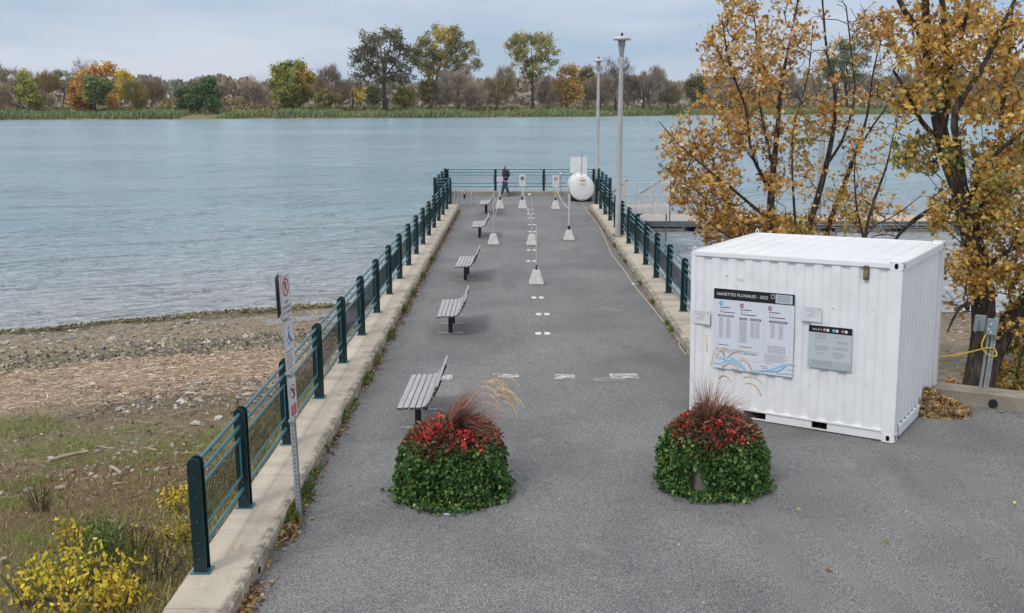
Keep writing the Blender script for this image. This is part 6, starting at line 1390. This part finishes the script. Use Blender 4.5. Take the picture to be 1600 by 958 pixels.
# ================================================================== THE TWO MAPLES
MBARK = pm('maple_bark', (.095, .073, .058), (.022, .017, .013), 16, .95, bmp=1.0, bscale=30, stretch=(1, 1, .22), lo=.4, hi=.62)
def maple(name, label, base_px, stems, regions, seed, leafsize, group, cutoff=.0, off=(0, 0), tipr=.0065, rk=1.0):
    rg = np.random.default_rng(seed); st = []
    for s_ in stems: st.append([(at(px, py, Y), r * rk) for (px, py, Y, r) in s_])
    base = st[0][0][0].copy(); e = thing(name, label, 'tree', base, group=group)
    AT = []; LF = []; CO_ = []
    for (px, py, rx, ry, Y, yd, n, lf, pal) in regions:
        for i in range(n):
            v = rg.normal(size=3); v /= np.linalg.norm(v); v *= rg.uniform(.15, 1) ** .5
            Yq = Y + v[1] * yd; p = at(px + v[0] * rx, py + v[2] * ry, Yq); AT.append(tuple(p)); LF.append(rg.random() < lf * .61); CO_.append(pal)
    AT = np.array(AT); A, par, ch, rad, paths = grow(st, AT, rg, seg=.2, tip=tipr, expo=2.3, wob=.09, lift=.35, stemstep=.22, downpen=1.5)
    wood(A, par, ch, rad, 'trunk', MBARK, e, base, thick=.035)
    LP_ = []; LC = []; LA = []
    for k, path in paths.items():
        if not LF[k]: continue
        pal = np.array(CO_[k]); nl = rg.integers(9, 24); tint = pal[rg.integers(len(pal))] * (1 + rg.normal() * .12); cen = A[path[-1]]
        m_ = min(len(path), 6)
        for i in range(nl):
            j = path[-1 - rg.integers(0, m_)] if rg.random() < .55 else path[-1]
            LP_.append(A[j] + rg.normal(size=3) * leafsize * (.45 if j != path[-1] else .75)); c_ = tint if rg.random() < .65 else pal[rg.integers(len(pal))]; LC.append(c_ * (1 + rg.normal() * .18)); LA.append((rg.normal() * .6 + .25, rg.normal() * .6, -.55 + rg.normal() * .5))
    LP_ = np.array(LP_) - np.array(base)
    cloud('crown', LP_, rg.uniform(.5, 1.0, len(LP_)) * leafsize, np.clip(np.array(LC), .01, .8), LEAF, e, 'maple', rg, along=np.array(LA), spread=1.0, width=1.0)
    return e
PA = [(.68, .38, .09), (.56, .3, .07), (.7, .46, .14), (.44, .22, .065), (.76, .58, .34)]
PAy = [(.42, .32, .08), (.34, .28, .07), (.5, .33, .08)]
PBm = [(.66, .39, .09), (.57, .31, .07), (.7, .48, .14), (.45, .26, .07)]
PBg = [(.28, .25, .06), (.38, .28, .07), (.2, .19, .06), (.5, .32, .08)]
YA = 25.5
maple('maple_tree', 'many-stemmed maple with thinning orange-brown leaves behind the container, left of the two', (1200, 420),
 [[(1205, 445, YA, .16), (1203, 365, YA, .14), (1206, 290, YA, .12), (1214, 210, YA + .2, .085), (1222, 130, YA + .3, .06), (1235, 60, YA + .3, .04), (1250, -20, YA + .3, .03), (1262, -130, YA + .3, .015)],
  [(1204, 300, YA, .07), (1175, 240, YA - .4, .05), (1165, 170, YA - .6, .04), (1140, 100, YA - .8, .03), (1128, 30, YA - .9, .02)],
  [(1203, 345, YA, .06), (1150, 300, YA - .6, .045), (1100, 260, YA - 1.0, .03), (1060, 225, YA - 1.2, .02), (1030, 190, YA - 1.2, .012)],
  [(1202, 360, YA, .05), (1140, 340, YA + .5, .04), (1090, 300, YA + .6, .03), (1050, 270, YA + .6, .018), (1030, 255, YA + .6, .01)],
  [(1205, 250, YA, .05), (1190, 180, YA + .6, .04), (1185, 110, YA + .9, .03), (1180, 40, YA + 1, .02), (1172, -20, YA + 1, .015)],
  [(1255, 445, YA + .3, .12), (1262, 365, YA + .3, .11), (1283, 290, YA + .3, .10), (1300, 215, YA + .2, .075), (1305, 150, YA, .055), (1292, 80, YA - .2, .04), (1285, 0, YA - .3, .025)],
  [(1290, 260, YA + .2, .055), (1318, 215, YA + .6, .045), (1335, 150, YA + .8, .035), (1330, 80, YA + .8, .025), (1322, 10, YA + .8, .02)],
  [(1288, 445, YA + .8, .11), (1292, 365, YA + .8, .10), (1315, 300, YA + .8, .09), (1338, 235, YA + .9, .07), (1355, 180, YA + 1, .045), (1365, 110, YA + 1, .03), (1385, 30, YA + 1, .02)],
  [(1340, 235, YA + .9, .045), (1365, 195, YA + .6, .035), (1395, 150, YA + .4, .025), (1405, 100, YA + .3, .02)],
  [(1245, 400, YA - .3, .05), (1242, 340, YA - .3, .045), (1238, 270, YA - .3, .035), (1240, 200, YA - .4, .025), (1262, 120, YA - .5, .02), (1270, 40, YA - .5, .015)],
  [(1350, 445, YA - .4, .065), (1352, 372, YA - .4, .06), (1362, 325, YA - .4, .05), (1385, 260, YA - .4, .035), (1395, 215, YA - .5, .02), (1405, 180, YA - .5, .012)],
  [(1350, 375, YA - .4, .04), (1338, 320, YA - .5, .03), (1335, 265, YA - .6, .018)],
  [(1355, 358, YA - .4, .03), (1400, 335, YA - .2, .022), (1440, 305, YA, .014)],
  [(1202, 375, YA, .05), (1160, 380, YA - .9, .035), (1110, 350, YA - 1.3, .02), (1075, 320, YA - 1.4, .012)]],
 [(1150, 90, 60, 80, YA, 1.6, 100, 1, PA), (1225, 70, 48, 85, YA + .3, 1.5, 70, 1, PA), (1120, 200, 62, 60, YA, 1.6, 110, 1, PA), (1195, 190, 55, 70, YA, 1.6, 75, .95, PA), (1060, 215, 38, 30, YA - .5, .8, 22, 1, PA), (1052, 262, 30, 16, YA, .8, 18, 1, PA),
  (1105, 290, 62, 50, YA, 1.4, 120, 1, PA), (1150, 350, 78, 34, YA, 1.4, 130, 1, PA), (1240, 350, 60, 30, YA, 1.3, 80, 1, PA + PAy), (1230, 270, 50, 55, YA, 1.4, 55, .9, PA), (1262, 200, 22, 35, YA, .8, 22, 1, PAy),
  (1300, 60, 70, 80, YA + .3, 1.4, 70, .22, PA), (1300, 150, 55, 60, YA + .4, 1.2, 50, .5, PA), (1370, 90, 45, 85, YA + .6, 1.2, 60, .45, PA + PAy), (1370, 40, 28, 36, YA + .6, .8, 30, 1, PA), (1320, 320, 50, 50, YA + .3, 1.2, 50, .85, PA + PAy), (1360, 240, 45, 60, YA + .3, 1.2, 45, .5, PA), (1395, 340, 50, 30, YA, 1, 28, .5, PA), (1150, 20, 30, 50, YA, 1.2, 40, 1, PA), (1180, -90, 70, 60, YA, 1.3, 60, .9, PA), (1300, -90, 70, 60, YA, 1.3, 45, .6, PA)],
 5, .152, 'maples behind the container', tipr=.008, rk=.78)
YB = 17.2
maple('maple_tree', 'big golden maple with a thick dark trunk at the right edge, behind the electrical box', (1520, 615),
 [[(1516, 655, YB - .2, .27), (1526, 590, YB - .1, .215), (1536, 520, YB, .20), (1534, 450, YB, .205), (1520, 380, YB + .1, .18), (1500, 300, YB + .2, .155), (1478, 240, YB + .3, .13), (1468, 195, YB + .3, .12), (1456, 130, YB + .3, .10), (1448, 70, YB + .3, .08), (1446, 0, YB + .3, .06), (1444, -60, YB + .3, .05), (1440, -190, YB + .3, .02)],
  [(1450, 95, YB + .3, .07), (1436, 50, YB + .1, .055), (1412, 15, YB - .1, .045), (1392, -30, YB - .2, .035)],
  [(1470, 205, YB + .3, .10), (1478, 150, YB + .5, .085), (1480, 90, YB + .6, .07), (1474, 20, YB + .6, .055), (1470, -50, YB + .6, .04), (1485, -230, YB + .6, .015)],
  [(1478, 150, YB + .5, .06), (1484, 110, YB + .2, .055), (1500, 65, YB, .045), (1512, 10, YB - .2, .03), (1520, -40, YB - .2, .025)],
  [(1515, 365, YB + .1, .08), (1500, 250, YB - .4, .065), (1492, 175, YB - .6, .055), (1530, 115, YB - .7, .045), (1562, 50, YB - .8, .035), (1590, -10, YB - .9, .025), (1640, -110, YB - .9, .012)],
  [(1526, 340, YB, .06), (1560, 260, YB + .5, .05), (1565, 180, YB + .6, .045), (1575, 100, YB + .6, .035), (1582, 10, YB + .7, .025)],
  [(1534, 625, YB - .1, .17), (1552, 560, YB, .15), (1580, 510, YB + .1, .135), (1612, 465, YB + .2, .12), (1660, 400, YB + .3, .1)],
  [(1545, 555, YB, .07), (1565, 500, YB + .3, .06), (1600, 462, YB + .5, .05), (1640, 400, YB + .6, .04)],
  [(1506, 310, YB + .2, .06), (1450, 330, YB + .5, .045), (1410, 360, YB + .6, .035), (1385, 395, YB + .6, .015)],
  [(1510, 330, YB + .2, .05), (1540, 260, YB - .4, .045), (1580, 220, YB - .6, .035), (1620, 190, YB - .7, .025)],
  [(1478, 230, YB + .3, .05), (1440, 190, YB + .1, .04), (1420, 150, YB, .03), (1396, 110, YB - .1, .02)],
  [(1530, 470, YB - .1, .04), (1500, 480, YB - .4, .03), (1480, 520, YB - .5, .012)],
  [(1535, 420, YB, .05), (1580, 390, YB - .3, .04), (1620, 370, YB - .4, .03)],
  [(1565, 640, YB + .3, .03), (1590, 580, YB + .3, .025), (1600, 540, YB + .3, .015)]],
 [(1440, 60, 50, 70, YB, 1.2, 80, 1, PBm), (1520, 50, 60, 65, YB, 1.4, 95, 1, PBm), (1590, 60, 45, 75, YB, 1.4, 60, .8, PBm), (1450, 150, 52, 45, YB, 1.2, 60, .9, PBm + PBg), (1540, 150, 60, 50, YB, 1.4, 75, 1, PBm), (1600, 190, 40, 60, YB, 1.4, 60, 1, PBm),
  (1430, 240, 42, 36, YB + .2, 1, 50, 1, PBg), (1490, 240, 30, 30, YB, 1.2, 28, .9, PBg + PBm), (1560, 260, 58, 48, YB, 1.4, 105, 1, PBm + PBg[:2]), (1500, 330, 62, 36, YB, 1.2, 90, 1, PBg + PBm), (1580, 350, 55, 50, YB, 1.3, 105, 1, PBm + PBg[:2]), (1530, 420, 48, 42, YB - .2, 1, 70, 1, PBm),
  (1470, 420, 26, 60, YB, .8, 12, 1, PBm), (1590, 430, 40, 35, YB, 1, 55, 1, PBm + PBg[:2]), (1590, 510, 36, 45, YB + .3, .9, 65, 1, PBg + PBm), (1580, 590, 42, 34, YB + .4, .8, 75, 1, PBg + PBm[:2]), (1500, 470, 34, 22, YB - .3, .7, 22, .35, PBm), (1500, 605, 26, 10, YB + .3, .4, 12, 1, PBm), (1400, 170, 30, 60, YB, 1, 25, .35, PBm), (1450, -110, 60, 80, YB, 1.3, 70, .9, PBm), (1560, -110, 80, 90, YB, 1.4, 80, .9, PBm), (1680, 60, 50, 140, YB, 1.4, 90, .9, PBm), (1690, 300, 60, 120, YB, 1.3, 90, .9, PBm + PBg[:2]), (1500, -230, 80, 50, YB, 1.2, 50, .9, PBm)],
 8, .12, 'maples behind the container')

# ================================================================== HAZE
def haze(dens):
    mb = MB(); mb.box(-1400, 1400, -12, 2900, -6, 60); m = bpy.data.materials.new('haze_air'); m.use_nodes = True; t = m.node_tree; t.nodes.clear()
    o_ = t.nodes.new('ShaderNodeOutputMaterial'); v = t.nodes.new('ShaderNodeVolumePrincipled'); v.inputs['Density'].default_value = dens; v.inputs['Color'].default_value = (.86, .92, 1, 1); v.inputs['Anisotropy'].default_value = .2
    t.links.new(v.outputs[0], o_.inputs['Volume']); o = mb.build('haze', m); tag(o, 'thin autumn haze over the river', 'haze', kind='stuff'); return o
haze(.00007)
